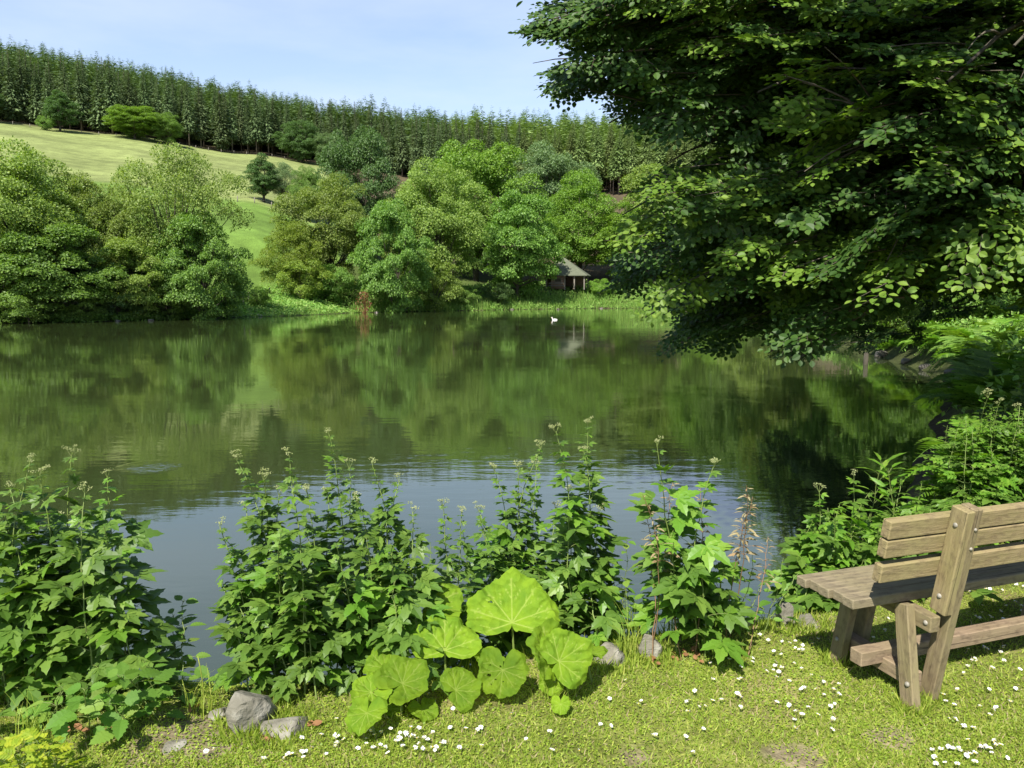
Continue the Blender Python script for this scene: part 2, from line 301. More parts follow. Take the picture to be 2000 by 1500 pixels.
def ground():
    fr = np.radians(np.arange(-42, 42.01, .22)); bk = np.radians(np.linspace(42, 318, 90)[1:-1])
    th = np.concatenate([fr, bk]); r = np.concatenate([[.02, .2, .45], np.geomspace(.8, 1500, 430)])
    T, Rr = np.meshgrid(th, r); X = np.sin(T)*Rr; Y = np.cos(T)*Rr
    Z, sd, px, k = height(X.ravel(), Y.ravel()); V = np.stack([X.ravel(), Y.ravel(), Z], -1)
    n = len(th); i = np.arange(len(r)-1)[:, None]*n; j = np.arange(n)[None]; j2 = (j+1) % n
    q = np.stack([i+j, i+n+j, i+n+j2, i+j2], -1).reshape(-1, 4)
    mb = MB(); mb.add(V, q, 0, True); me = mb.mesh('ground', M['ground'])
    x, y = V[:, 0], V[:, 1]
    lawn = np.array([.17, .19, .045]); soil = np.array([.11, .085, .055]); mud = np.array([.06, .05, .03])
    mead = np.array([.20, .235, .08]); low = np.array([.115, .19, .035]); wood = np.array([.075, .06, .035]); bank = np.array([.07, .10, .025])
    C = np.tile(bank, (len(x), 1)).astype(float)
    def mixc(w, c):
        nonlocal C
        w = np.clip(w, 0, 1)[:, None]; C = C*(1-w)+np.asarray(c)*w
    meadow = smooth((y-72)/6)*(1-smooth((px-660)/20))
    mixc(meadow, low); mixc(meadow*smooth((y-147-4*wob(x, y, .1, 4))/6), mead)
    edge = np.interp(px, [-300, 0, 250, 500, 640, 700, 900, 1150, 1500], [252, 253, 263, 289, 300, 200, 190, 190, 150])
    mixc(smooth((y-edge)/4), wood)
    mixc(smooth((px-660)/20)*smooth((y-130)/6), wood*1.2)
    nearl = 1-smooth((y-7)/4)
    mixc(nearl, lawn)
    dry = smooth((wob(x, y, 2.6, 21)-.45)/.5)*.6+smooth((wob(x, y, 6, 22)-.55)/.3)*.5
    mixc(nearl*dry, [.26, .20, .11])
    for bx, by, br in ((1025, 1270, .12), (1540, 1470, .10), (1740, 1430, .10), (1235, 1475, .08), (440, 1425, .28), (1580, 1215, .25), (350, 1460, .15)):
        p = atz(bx, by, LAWN); d = np.hypot((x-p[0])/1.3, y-p[1])+.05*wob(x, y, 14, 30); mixc(nearl*(1-smooth((d-br*.5)/(br*.6))), [.20, .165, .10])
    mixc(smooth((9-sd/.05)/9)*nearl*.0+(1-smooth((sd-.25)/.5))*nearl, soil)
    mixc((1-smooth((sd-.1)/.5))*(1-nearl), soil*.6); mixc(sd < 0, mud)
    rw = smooth((x-7)/4)*(1-smooth((y-60)/30))*(1-nearl*.0); mixc(rw*smooth((y-5)/3)*.85, [.055, .07, .022])
    a = me.color_attributes.new('zone', 'FLOAT_COLOR', 'POINT'); a.data.foreach_set('color', np.concatenate([C, np.ones((len(C), 1))], 1).astype(np.float32).ravel())
    return tag(link('ground', me), 'meadow, lawn and wooded ground around the pond', 'ground', kind='structure')
def ground_mat():
    m, nt, out = newmat('ground'); N = nt.nodes.new; L = nt.links.new
    a = N('ShaderNodeAttribute'); a.attribute_name = 'zone'; geo = N('ShaderNodeNewGeometry')
    c = a.outputs['Color']
    for sc, lo, st in ((.035, .72, (1, 2.5, 1)), (.35, .75, (1, 1, 1)), (7, .65, (1, 1, 1)), (60, .55, (1, 1, 1))):
        mp = N('ShaderNodeMapping'); mp.inputs['Scale'].default_value = st; L(geo.outputs['Position'], mp.inputs[0])
        n = N('ShaderNodeTexNoise'); n.inputs['Scale'].default_value = sc; n.inputs['Detail'].default_value = 6; L(mp.outputs[0], n.inputs['Vector'])
        q = N('ShaderNodeMapRange'); q.inputs[1].default_value = .3; q.inputs[2].default_value = .7; q.inputs[3].default_value = lo; q.inputs[4].default_value = 1.22; L(n.outputs['Fac'], q.inputs[0])
        mu = N('ShaderNodeMix'); mu.data_type = 'RGBA'; mu.blend_type = 'MULTIPLY'; mu.inputs['Factor'].default_value = 1; L(c, mu.inputs['A']); L(q.outputs[0], mu.inputs['B']); c = mu.outputs['Result']
    b = N('ShaderNodeBsdfPrincipled'); b.inputs['Roughness'].default_value = .95; b.inputs['Specular IOR Level'].default_value = .1; L(c, b.inputs['Base Color'])
    bp = N('ShaderNodeBump'); bp.inputs['Strength'].default_value = .5; bp.inputs['Distance'].default_value = .02; L(n.outputs['Fac'], bp.inputs['Height']); L(bp.outputs[0], b.inputs['Normal'])
    L(b.outputs[0], out.inputs[0]); return m
M['ground'] = ground_mat()
ground()

# ------------------------------------------------------------------ water
def water():
    m, nt, out = newmat('water'); N = nt.nodes.new; L = nt.links.new
    geo = N('ShaderNodeNewGeometry')
    b = N('ShaderNodeBsdfPrincipled'); b.inputs['Roughness'].default_value = .028; b.inputs['IOR'].default_value = 1.95; b.inputs['Specular IOR Level'].default_value = .5
    mn = N('ShaderNodeTexNoise'); mn.inputs['Scale'].default_value = .08; L(geo.outputs['Position'], mn.inputs['Vector'])
    r = N('ShaderNodeValToRGB'); r.color_ramp.elements[0].position = .3; r.color_ramp.elements[0].color = (.025, .033, .011, 1); r.color_ramp.elements[1].position = .7; r.color_ramp.elements[1].color = (.027, .042, .012, 1)
    L(mn.outputs['Fac'], r.inputs[0]); L(r.outputs[0], b.inputs['Base Color'])
    def nz(sc, st, det):
        mp = N('ShaderNodeMapping'); mp.inputs['Scale'].default_value = st; L(geo.outputs['Position'], mp.inputs[0])
        n = N('ShaderNodeTexNoise'); n.inputs['Scale'].default_value = sc; n.inputs['Detail'].default_value = det; L(mp.outputs[0], n.inputs['Vector']); return n.outputs['Fac']
    def math_(op, a, c=None, v=None):
        q = N('ShaderNodeMath'); q.operation = op; L(a, q.inputs[0])
        if c is not None: L(c, q.inputs[1])
        if v is not None: q.inputs[1].default_value = v
        return q.outputs[0]
    # fine ripples, stronger in bands where a breeze touches the pond
    band = nz(.16, (.35, 1, 1), 2); bm = N('ShaderNodeMapRange'); bm.inputs[1].default_value = .42; bm.inputs[2].default_value = .68; bm.inputs[3].default_value = .25; bm.inputs[4].default_value = 1.15; L(band, bm.inputs[0])
    h = math_('ADD', math_('MULTIPLY', nz(3.2, (.55, 1.5, 1), 3), v=.0036), math_('MULTIPLY', nz(.75, (.6, 1.3, 1), 2), v=.006))
    h = math_('MULTIPLY', h, bm.outputs[0])
    fine = nz(11, (.5, 1.4, 1), 2)
    for (px, py, rr) in ((295, 912, .5),):   # small ruffled patches, as of a rising fish
        p = atz(px, py, 0); d = N('ShaderNodeVectorMath'); d.operation = 'DISTANCE'; L(geo.outputs['Position'], d.inputs[0]); d.inputs[1].default_value = tuple(float(c) for c in p)
        f = N('ShaderNodeMapRange'); f.inputs[1].default_value = rr; f.inputs[2].default_value = rr*.3; f.inputs[3].default_value = 0; f.inputs[4].default_value = .007; L(d.outputs['Value'], f.inputs[0])
        h = math_('ADD', h, math_('MULTIPLY', fine, f.outputs[0]))
    bp = N('ShaderNodeBump'); bp.inputs['Strength'].default_value = 1; bp.inputs['Distance'].default_value = 1; L(h, bp.inputs['Height']); L(bp.outputs[0], b.inputs['Normal'])
    L(b.outputs[0], out.inputs[0])
    c = SHORE.mean(0); P = SHORE+unit(SHORE-c)*1.0
    xs = np.linspace(-66, 27, 60); ys = np.linspace(3.3, 124, 80)
    X, Y = np.meshgrid(xs, ys); sd = sdist(X.ravel(), Y.ravel()); n = len(xs)
    i = np.arange(len(ys)-1)[:, None]*n; j = np.arange(n-1)[None]; q = np.stack([i+j, i+j+1, i+n+j+1, i+n+j], -1).reshape(-1, 4)
    keep = sd[q].min(1) < .3; q = q[keep]
    mb = MB(); mb.add(np.stack([X.ravel(), Y.ravel(), np.zeros(X.size)], -1), q, 0, True)
    me = mb.mesh('water', m); tag(link('water', me), 'still green pond water mirroring the trees and the sky', 'water', kind='structure')
water()

# ------------------------------------------------------------------ tree kinds
LEAF_V = np.array([(0, 0, 0), (.33, .42, .10), (0, 1, .0), (-.33, .42, .10)]); LEAF_F = [(0, 1, 2), (0, 2, 3)]
def broadleaf(seed, Hh=14., Wd=10., low=.08, nclu=95, per=150, leaf=.30, top=1., sparse=0., trunk=True, flat=.72):
    """crown of leaf clumps over real limbs; origin at the foot. returns (trunk mesh, crown mesh)"""
    r = np.random.RandomState(seed); wood = MB(); cr = MB()
    z0 = low*Hh; cz = (z0+Hh)/2+.04*Hh; az = (Hh-z0)/2; ax = Wd/2
    C = []; tries = 0
    while len(C) < nclu and tries < 9000:
        tries += 1
        d = unit(r.normal(size=3)); rad = r.uniform(.3, 1)**.5
        lump = 1+.16*math.sin(3*math.atan2(d[1], d[0])+seed)+.13*math.sin(5*d[2]+2*d[0]*seed)+.08*r.normal()
        zz = d[2]
        w = 1 if zz > 0 else 1-.12*abs(zz)
        p = np.array([d[0]*ax*rad*lump*w, d[1]*ax*rad*lump*w, cz+zz*az*min(rad*lump, 1.02)])
        if top < 1 and p[2] > cz: p[:2] *= 1-(1-top)*((p[2]-cz)/az)
        if p[2] < z0*.7: continue
        if all(np.linalg.norm(p-q) > Wd*.07 for q in C[-60:]): C.append(p)
    C = np.array(C); cr_r = r.uniform(.065, .135, len(C))*Wd*(1-sparse*.2)
    P = []; Nn = []; D = []; Sz = []
    for c, rr in zip(C, cr_r):
        n = int(per*(rr/(.1*Wd))**1.6); d = unit(r.normal(size=(n, 3))); d[:, 2] = np.where(d[:, 2] < -.3, -d[:, 2], d[:, 2])
        q = rr*(r.uniform(.35, 1.12, n)**.5)[:, None]*d*np.array([1.15, 1.15, flat])
        # short drooping twigs at the rim
        q[:, 2] -= .25*rr*(np.hypot(q[:, 0], q[:, 1])/rr)**2
        P.append(c+q); out = unit(c-np.array([0, 0, cz-.2*az]))
        Nn.append(d*.8+out*.5+np.array([0, -.15, .5])+r.normal(size=(n, 3))*.35); D.append(r.normal(size=(n, 3))+out*.6+np.array([0, 0, -.25]))
        Sz.append(r.uniform(.6, 1.25, n)*leaf)
    P = np.concatenate(P); scatter(cr, LEAF_V, LEAF_F, frames(np.concatenate(D), np.concatenate(Nn)), P, np.concatenate(Sz))
    R0 = Hh*.02
    th = Hh*(.5 if low > .05 else .35); lean = r.normal(size=2)*.03*Hh
    tube(wood, bez((0, 0, -.5), (lean[0]*.3, lean[1]*.3, th*.5), (lean[0], lean[1], th), 6), np.linspace(R0*1.25, R0*.6, 6), 7)
    for i in np.linspace(0, len(C)-1, min(len(C), 34)).astype(int):
        c = C[i]; s = min(c[2]*.55, th)*r.uniform(.5, 1); a = np.array([lean[0]*s/th, lean[1]*s/th, s])
        mid = a*.45+c*.55+np.array([0, 0, -.12*np.linalg.norm(c-a)]); L_ = np.linalg.norm(c-a)
        tube(wood, bez(a, mid, c, 6), np.linspace(R0*.42, R0*.08, 6), 5, cap=False)
    return wood.mesh('trunk', M['bark_dark']), cr.mesh('crown', M['green'])

KINDS = {
    'round': broadleaf(3, 14, 12, .06, 170, 400, .24),
    'round2': broadleaf(11, 14, 11, .08, 170, 380, .24),
    'oval': broadleaf(5, 14, 8, .07, 120, 340, .23, .7),
    'open': broadleaf(8, 14, 12.5, .22, 130, 260, .22, 1, .3),
    'maple': broadleaf(17, 12, 12, .04, 115, 380, .30, .85, flat=.6),
    'cone': broadleaf(23, 14, 9, .10, 130, 320, .23, .45),
    'wild': broadleaf(29, 14, 11, .05, 160, 330, .22, .85, .2),
}
bushes = [broadleaf(41+i, 3.2, 4.4, .02, 60, 230, .12, 1, trunk=False) for i in range(3)]

def place_tree(kind, mat, x, y, hgt, wid, label, name='leafy_tree', group=None, rz=0, z=None, cat='tree', bark='bark_dark'):
    tm, cm = KINDS[kind] if isinstance(kind, str) else kind
    H0 = {'maple': 12.}.get(kind, 14.) if isinstance(kind, str) else 3.2
    W0 = {'round': 12, 'round2': 11, 'oval': 8, 'open': 12.5, 'maple': 12, 'cone': 9, 'wild': 11, 'lean': 9}.get(kind, 4.4) if isinstance(kind, str) else 4.4
    z = hz(x, y)-.05 if z is None else z
    t = empty(name, (x, y, z), rz); tag(t, label, cat, group)
    s = (wid/W0*.93, wid/W0*.93, hgt/H0*.97)
    for nm, me, mt in (('trunk' if H0 > 4 else 'stem', tm, bark), ('crown', cm, mat)):
        o = link(nm, me, t); o.scale = s; o.material_slots[0].link = 'OBJECT'; o.material_slots[0].material = M[mt]
    return t
def ptree(kind, mat, px, Y, top, wpx, label, rz=None, **k):
    """tree standing at depth Y, whose crown reaches the height seen at row top"""
    x = (px-1000)/F*Y; g = hz(x, Y); hgt = atY(px, top, Y)[2]-g
    return place_tree(kind, mat, x, Y, max(hgt, .8), wpx/F*Y, label, rz=(px*.37 % 6.28) if rz is None else rz, z=g-.05, **k)

T = [
 ('round', 'olive', 55, 66, 300, 280, 'broad olive-green tree filling the left edge of the far bank'),
 ('wild', 'olive', 165, 70, 352, 170, 'loose olive-green tree between the broad left edge tree and the branching tree'),
 ('open', 'olive', 358, 72, 288, 240, 'tall olive-brown tree with its branches showing, left of the meadow gap'),
 ('wild', 'olive', 235, 70, 375, 130, 'slim olive tree touching the left side of the tree with showing branches'),
 ('maple', 'green', 395, 70, 425, 180, 'fresh green low maple under the right half of the tree with showing branches'),
 ('maple', 'green', 110, 63.6, 440, 230, 'fresh green maple hanging over the water at the far left'),
 ('maple', 'olive', 15, 62.5, 470, 170, 'low yellowish tree at the very left end of the far bank'),
 ('maple', 'olive', 260, 68, 470, 170, 'mid-height tree over the dark hollow of the left bank'),
 ('round2', 'green', 335, 71, 470, 150, 'low green tree below the fork of the tree with showing branches'),
 ('wild', 'yellow', 572, 95, 440, 120, 'yellow-green tree at the right edge of the meadow gap'),
 ('round', 'olive', 650, 101, 355, 180, 'rounded olive tree right of the meadow gap'),
 ('round2', 'dark', 708, 120, 258, 145, 'tall dark green tree rising above the middle of the far bank'),
 ('maple', 'green', 768, 95.5, 402, 150, 'blue-green tree standing in the water edge right of the rusty bush'),
 ('round', 'olive', 850, 108, 330, 190, 'olive tree behind the blue-green tree'),
 ('round2', 'bright', 930, 130, 284, 210, 'tall bright green tree in the middle of the wooded bank'),
 ('maple', 'green', 1010, 118, 385, 180, 'shady green tree left of the hut'),
 ('wild', 'bright', 1130, 140, 345, 170, 'light green tree right behind the hut'),
 ('round', 'grey', 1065, 160, 288, 170, 'hazy grey-green tree above the hut'),
 ('oval', 'bright', 1215, 134, 400, 140, 'pale green tree right of the hut'),
 ('round2', 'olive', 1290, 145, 330, 190, 'olive tree between the hut and the overhanging beech'),
 ('wild', 'olive', 790, 112, 400, 120, 'small olive tree between the dark tall tree and the middle trees'),
 ('cone', 'dark', 525, 152, 303, 76, 'dark pointed tree standing alone on the meadow'),
 ('open', 'grey', 562, 154, 318, 62, 'thin airy tree beside the dark pointed tree on the meadow'),
 ('round', 'green', 610, 150, 330, 62, 'small round tree at the right end of the meadow'),
 ('round2', 'bright', 285, 258, 209, 96, 'bright round tree at the foot of the spruce forest'),
 ('round', 'green', 345, 261, 224, 62, 'smaller round tree right beside the bright one at the forest foot'),
 ('cone', 'dark', 145, 252, 178, 66, 'dark tapering tree at the left part of the forest edge'),
 ('round2', 'dark', 600, 290, 240, 80, 'dark broadleaf tree at the right end of the forest edge'),
 ('round', 'grey', 655, 286, 262, 60, 'grey-green round tree at the meadow corner'),
 ('oval', 'dark', 8, 250, 150, 60, 'dark tree at the far left forest corner'),
]
for i, a in enumerate(T): ptree(*a, group='trees around the pond and the meadow')
B = [
 ('green', 650, 97, 520, 100, 'green bush on the far bank left of the rusty bush'),
 ('yellow', 590, 93, 505, 100, 'yellow-green bush on the far bank by the meadow gap'),
 ('bright', 505, 84, 560, 60, 'low bush at the water below the meadow gap'),
 ('olive', 850, 102, 512, 120, 'olive bush at the water right of the blue-green tree'),
 ('green', 900, 108, 560, 60, 'small bush right of the olive waterside bush'),
 ('dark', 970, 113, 552, 62, 'dark little bush on the reedy bank left of the hut'),
 ('green', 440, 75.5, 540, 90, 'waterside bush at the right foot of the left tree group'),
 ('dark', 230, 66.5, 545, 120, 'dark bush in the hollow of the left bank'),
 ('green', 60, 61.9, 560, 150, 'bush spreading over the water at the left edge'),
 ('green', 330, 69.2, 560, 110, 'bush at the water under the tree with showing branches'),
 ('green', 160, 64.2, 570, 90, 'small bush overhanging the water on the left bank'),
 ('dark', 600, 290, 283, 30, 'small dark bush at the forest corner above the meadow'),
 ('dark', 640, 285, 290, 30, 'small dark shrub right at the end of the meadow fence'),
 ('green', 120, 249, 226, 34, 'small green shrub at the forest edge on the left'),
 ('bright', 1175, 126, 545, 60, 'light bush right of the hut'),
]
for i, (m, px, Y, top, w, lb) in enumerate(B):
    ptree(bushes[i % 3], m, px, Y, top, w, lb, name='bush', cat='bush', group='bushes on the banks', rz=i*1.3)
RT = [('round', 'dark', 26, 34, 17, 12), ('round2', 'green', 24, 52, 17, 12), ('oval', 'olive', 27, 72, 18, 11), ('round', 'green', 30, 95, 20, 14), ('round2', 'bright', 30, 118, 18, 13),
      ('wild', 'green', 36, 45, 20, 13), ('open', 'dark', 22, 23, 14, 11), ('oval', 'green', 40, 75, 22, 14), ('round2', 'dark', 19.5, 12.5, 13, 9)]
RL = ['dark tree behind the ferns on the right bank', 'green tree on the right bank beyond the ferns', 'slim olive tree half way along the right bank', 'broad green tree near the far end of the right bank', 'bright tree at the far right corner of the pond',
      'tree on the slope behind the right bank', 'dark tree nearest the ferns at the right edge', 'high tree up the right slope', 'dark tree at the right just out of the picture']
for a, lb in zip(RT, RL): place_tree(a[0], a[1], a[2], a[3], a[4], a[5], lb, group='trees on the right bank', rz=a[3])
for i, (x, y, h, w, m) in enumerate([(17.2, 36, 3.4, 5, 'bright'), (16.6, 29, 2.6, 3.6, 'green'), (19, 27, 3.4, 4.4, 'green'), (20.5, 44, 4.4, 6, 'bright'), (16.3, 22, 2.4, 3.2, 'green'), (19.8, 21, 3.6, 4.2, 'dark'), (20, 60, 5, 7, 'olive'), (22.8, 84, 5, 8, 'bright')]):
    place_tree(bushes[i % 3], m, x, y, h, w, ['light green thicket on the right bank beyond the ferns', 'bush at the water end of the fern bank', 'green bush above the ferns', 'tall light thicket farther along the right bank', 'low bush between the ferns and the water',
       'dark bush at the right edge above the ferns', 'olive thicket on the far part of the right bank', 'light thicket at the far right shore'][i], name='bush', cat='bush', group='bushes on the banks', rz=i*2.1)

# rusty dead bush on the far bank
def rusty():
    r = np.random.RandomState(4); p = atY(712, 606, 93.2); g = hz(p[0], 93.2); t = empty('withered_bush', (p[0], 93.2, g)); tag(t, 'rusty red withered bush at the water edge of the far bank', 'bush')
    w = MB(); c = MB(); P = []
    for k in range(10):
        e = np.array([r.uniform(-1.2, .9), r.uniform(-.5, .5), r.uniform(1.0, 3.0)]); e[0] -= .3*(e[2]-1.5); tube(w, bez((0, 0, 0), e*.5+np.array([.3, 0, .1]), e, 5), np.linspace(.06, .015, 5), 4)
        for q in range(26): P.append(e*r.uniform(.6, 1.05)+r.normal(size=3)*.2)
    P = np.array(P); scatter(c, LEAF_V, LEAF_F, frames(r.normal(size=P.shape), r.normal(size=P.shape)+(0, -.5, .8)), P, r.uniform(.15, .3, len(P)))
    w.build('stem', M['rust'], t); c.build('crown', M['rust'], t)
rusty()

# ------------------------------------------------------------------ spruces
def spruce(seed, Hh=25., bare=.3, R=2.9, wh=46, lod=1):
    r = np.random.RandomState(seed); tr = MB(); cr = MB()
    tube(tr, [(0, 0, -1), (0, 0, Hh*.5), (0, 0, Hh*.98)], [.30, .19, .02], 6 if lod else 4)
    P = []; D = []; Nn = []; Sc = []
    for i in range(wh):
        f = (i+r.uniform(-.3, .3))/wh; z = Hh*(bare+(1-bare)*max(f, 0)); rad = R*(1-max(f, 0))**.82*r.uniform(.75, 1.15)*min(1, .55+f*3)+.12
        nb = 12 if lod else 7; a0 = r.uniform(0, 6.28)
        for k in range(nb):
            a = a0+k*2*PI/nb+r.uniform(-.25, .25); rr = rad*r.uniform(.7, 1.15); d = np.array([math.cos(a), math.sin(a), -.35+.5*f])
            segs = 3 if lod else 1
            for s in range(segs):
                st = rr*s/segs*.85
                P.append(np.array([0, 0, z+r.uniform(-.2, .2)])+unit(d)*st); D.append(d+r.normal(size=3)*.18); Nn.append(np.array([0, 0, 1.])+r.normal(size=3)*.35); Sc.append((rr/segs*(.75 if lod else .5), rr/segs*1.5, rr))
                if lod:
                    P.append(P[-1]+unit(d)*rr/segs*.5); D.append(np.array([d[0]*.3, d[1]*.3, -1.])+r.normal(size=3)*.25); Nn.append(np.array([math.cos(a), math.sin(a), .4])+r.normal(size=3)*.4); Sc.append((rr/segs*.5, rr/segs*.8, rr*.5))
    P = np.array(P); scatter(cr, np.array([(0, 0, 0), (.30, .45, -.08), (0, 1, -.16), (-.30, .45, -.08)]), LEAF_F, frames(np.array(D), np.array(Nn)), P, np.array(Sc))
    return tr, cr
SPR = []
for i, (bare, R) in enumerate(((.03, 4.6), (.16, 4.1), (.24, 4.1), (.08, 4.4), (.36, 4.6))):
    a, b = spruce(60+i, 25, bare, R); SPR.append((a.mesh('trunk', M['spruce_bark']), b.mesh('crown', M['spruce'])))
rr = np.random.RandomState(77)
EDGE = lambda px: float(np.interp(px, [-300, 0, 250, 400, 500, 640, 760, 900, 1050, 1110, 1230, 1500, 1900], [257, 256, 264, 276, 290, 304, 290, 265, 245, 236, 232, 225, 215]))
spots = []
def spr_spots():
    px = -60.
    while px < 1420:
        for row in range(5):
            Y = EDGE(px)+2+row*5.2+rr.uniform(-1.6, 1.6); spots.append((px+rr.uniform(-9, 9), Y, row))
        px += 25*rr.uniform(.6, 1.4)
spr_spots()
for (px, Y, row) in spots[:298]:
    x = (px-1000)/F*Y; g = hz(x, Y)
    right = px > 1020
    if px < 240: ki = [0, 3, 1, 3][rr.randint(4)] if row < 2 else 1
    elif right: ki = 4 if row < 3 else [1, 3][rr.randint(2)]
    elif px > 640: ki = [0, 3, 0, 1][rr.randint(4)]
    elif 355 < px < 620: ki = [2, 1, 2, 3][rr.randint(4)]
    else: ki = [1, 2, 3][rr.randint(3)]
    t = empty('spruce_tree', (x, Y, g-.3), rr.uniform(0, 6.28)); s = rr.uniform(.7, 1.08)*(.84 if right else .95); wds = s*rr.uniform(.85, 1.2)
    zone = ['at the far left end of the forest edge', 'between the two round trees at the forest edge', 'behind the bright round trees at the forest foot', 'among bare trunks above the middle meadow edge', 'at the right end of the meadow edge',
            'on the slope above the tall dark tree', 'on the slope above the middle trees'][int(np.searchsorted([130, 240, 370, 500, 650, 850], px))]
    rzone = 'just above the hut' if px < 1150 else ('right of the bare trunks above the hut' if px < 1260 else 'half hidden by the beech branches')
    tag(t, ('front row ' if row == 0 else '')+'slender light green pine '+rzone if right else ('tall dark spruce in the front row ' if row == 0 else 'dark spruce in the rows behind, ')+zone, 'pine' if right else 'spruce', 'pines above the hut' if right else 'spruces along the forest edge')
    if right: t.name = 'pine_tree'
    for nm, me in zip(('trunk', 'crown'), SPR[ki]):
        o = link(nm, me, t); o.scale = (wds, wds, s)
        if nm == 'crown':
            o.material_slots[0].link = 'OBJECT'; o.material_slots[0].material = M['spruce_light' if right else 'spruce']
def forest():
    mb = MB(); r = np.random.RandomState(9); lows = []
    for i in range(6):
        a, b = spruce(90+i, 25, .18, 5.0, 36, 0); lows.append((np.concatenate(b.v), np.concatenate([g for g, _, _ in b.f])))
    X = []; Yy = []
    for y in np.arange(225, 490, 5.6):
        dx = 5.0 if y < 400 else 5.4
        for x in np.arange(-.78*y-10, .60*y+20, dx):
            X.append(x+r.uniform(-2.9, 2.9)); Yy.append(y+r.uniform(-2.8, 2.8))
    X = np.array(X); Yy = np.array(Yy); px = 1000+F*X/Yy
    e = np.interp(px, [-300, 0, 250, 400, 500, 640, 760, 900, 1050, 1110, 1230, 1500, 1900], [257, 256, 264, 276, 290, 304, 290, 265, 245, 236, 232, 225, 215])
    k = (Yy > e+27); X = X[k]; Yy = Yy[k]; Z = height(X, Yy)[0]; N = len(X)
    sz_ = 1+.10*wob(X, Yy, .06, 91)+.07*wob(X, Yy, .2, 92); which = r.randint(0, 6, N)
    for w in range(6):
        s = which == w; n = s.sum(); tv, tf = lows[w]; a = r.uniform(0, 6.28, n); sc = r.uniform(.70, 1.10, n)*sz_[s]
        R = np.zeros((n, 3, 3)); R[:, 0, 0] = np.cos(a); R[:, 0, 1] = -np.sin(a); R[:, 1, 0] = np.sin(a); R[:, 1, 1] = np.cos(a); R[:, 2, 2] = 1
        rt = (px[k][s] > 880)
        P = np.stack([X[s], Yy[s], Z[s]-1], -1)
        for flag, mi in ((False, 0), (True, 1)):
            q = rt == flag
            if q.any():
                V = np.einsum('nij,kj->nki', R[q], tv)*np.stack([sc[q]*1.05, sc[q]*1.05, sc[q]], -1)[:, None]+P[q][:, None]; off = (np.arange(q.sum())*len(tv))[:, None, None]
                mb.add(V.reshape(-1, 3), (tf[None]+off).reshape(-1, tf.shape[1]), mi)
    o = mb.build('spruce_forest', [M['spruce'], M['spruce_light']]); tag(o, 'dense dark spruce forest covering the hill behind the meadow', 'forest', kind='stuff')
forest()

# ------------------------------------------------------------------ far bank: undergrowth, reeds, stones, fence, hut, duck
def undergrowth():
    r = np.random.RandomState(12); mb = MB(); n = 120000
    px = r.uniform(380, 1330, n); Y = r.uniform(72, 142, n); X = (px-1000)/F*Y; z, sd, _, _ = height(X, Y)
    k = (sd > .15) & (sd < 15+3*wob(X, Y, .3, 3)) ; X, Y, z, sd = X[k], Y[k], z[k], sd[k]
    tall = .5+.45*wob(X, Y, .5, 14)+.3*wob(X, Y, 1.7, 15); tall = np.clip(tall, .12, 1.4)
    P = np.stack([X, Y, z+tall*r.uniform(.1, 1, len(X))], -1)
    scatter(mb, LEAF_V, LEAF_F, frames(r.normal(size=P.shape), r.normal(size=P.shape)*.7+(-.2, -.6, .8)), P, r.uniform(.14, .36, len(P)))
    # left bank and right bank shade plants
    n = 26000; i = r.randint(0, 5, n); t = r.uniform(0, 1, n); A = SHORE[i]; Bq = SHORE[i+1]; off = r.uniform(-.2, 4, n)
    d = Bq-A; nn = unit(np.stack([-d[:, 1], d[:, 0]], -1)); Q = A+d*t[:, None]+nn*off[:, None]; z, sd, _, _ = height(Q[:, 0], Q[:, 1]); k = sd > .1
    P = np.stack([Q[k, 0], Q[k, 1], z[k]+r.uniform(0, .7, k.sum())], -1)
    scatter(mb, LEAF_V, LEAF_F, frames(r.normal(size=P.shape), r.normal(size=P.shape)*.7+(0, -.5, .8)), P, r.uniform(.12, .3, len(P)), mi=1)
    n = 110000; X = r.uniform(4.5, 34, n); Y = r.uniform(7.5, 75, n); z, sd, _, _ = height(X, Y); k = (sd > .3) & (sd < 14) & (X > 6) & (r.uniform(size=n) < .6+.4*(Y > 16))
    P = np.stack([X[k], Y[k], z[k]+r.uniform(0, .55, k.sum())], -1)
    scatter(mb, LEAF_V, LEAF_F, frames(r.normal(size=P.shape), r.normal(size=P.shape)*.7+(0, -.5, .8)), P, r.uniform(.08, .2, len(P)), mi=0)
    tag(mb.build('bank_undergrowth', [M['reed'], M['green']]), 'leafy undergrowth covering the banks of the pond', 'undergrowth', kind='stuff')
    # reed blades
    rb = MB(); n = 30000; px = r.uniform(690, 1330, n); Y = r.uniform(90, 128, n); X = (px-1000)/F*Y; z, sd, _, _ = height(X, Y); k = (sd > .1) & (sd < 3.5+2*(px > 880)); X, Y, z = X[k], Y[k], z[k]
    P = np.stack([X, Y, z], -1); D = np.stack([r.normal(size=len(X))*.2, r.normal(size=len(X))*.2, np.ones(len(X))], -1)
    scatter(rb, np.array([(-.04, 0, 0), (.04, 0, 0), (.02, .6, .02), (0, 1, .12)]), [(0, 1, 2), (0, 2, 3)], frames(D, r.normal(size=P.shape)+(0, -1.5, 0)), P, r.uniform(.6, 1.25, len(P)))
    tag(rb.build('reeds', M['reed']), 'belt of pale green reeds along the far waterline', 'reeds', kind='stuff')
undergrowth()

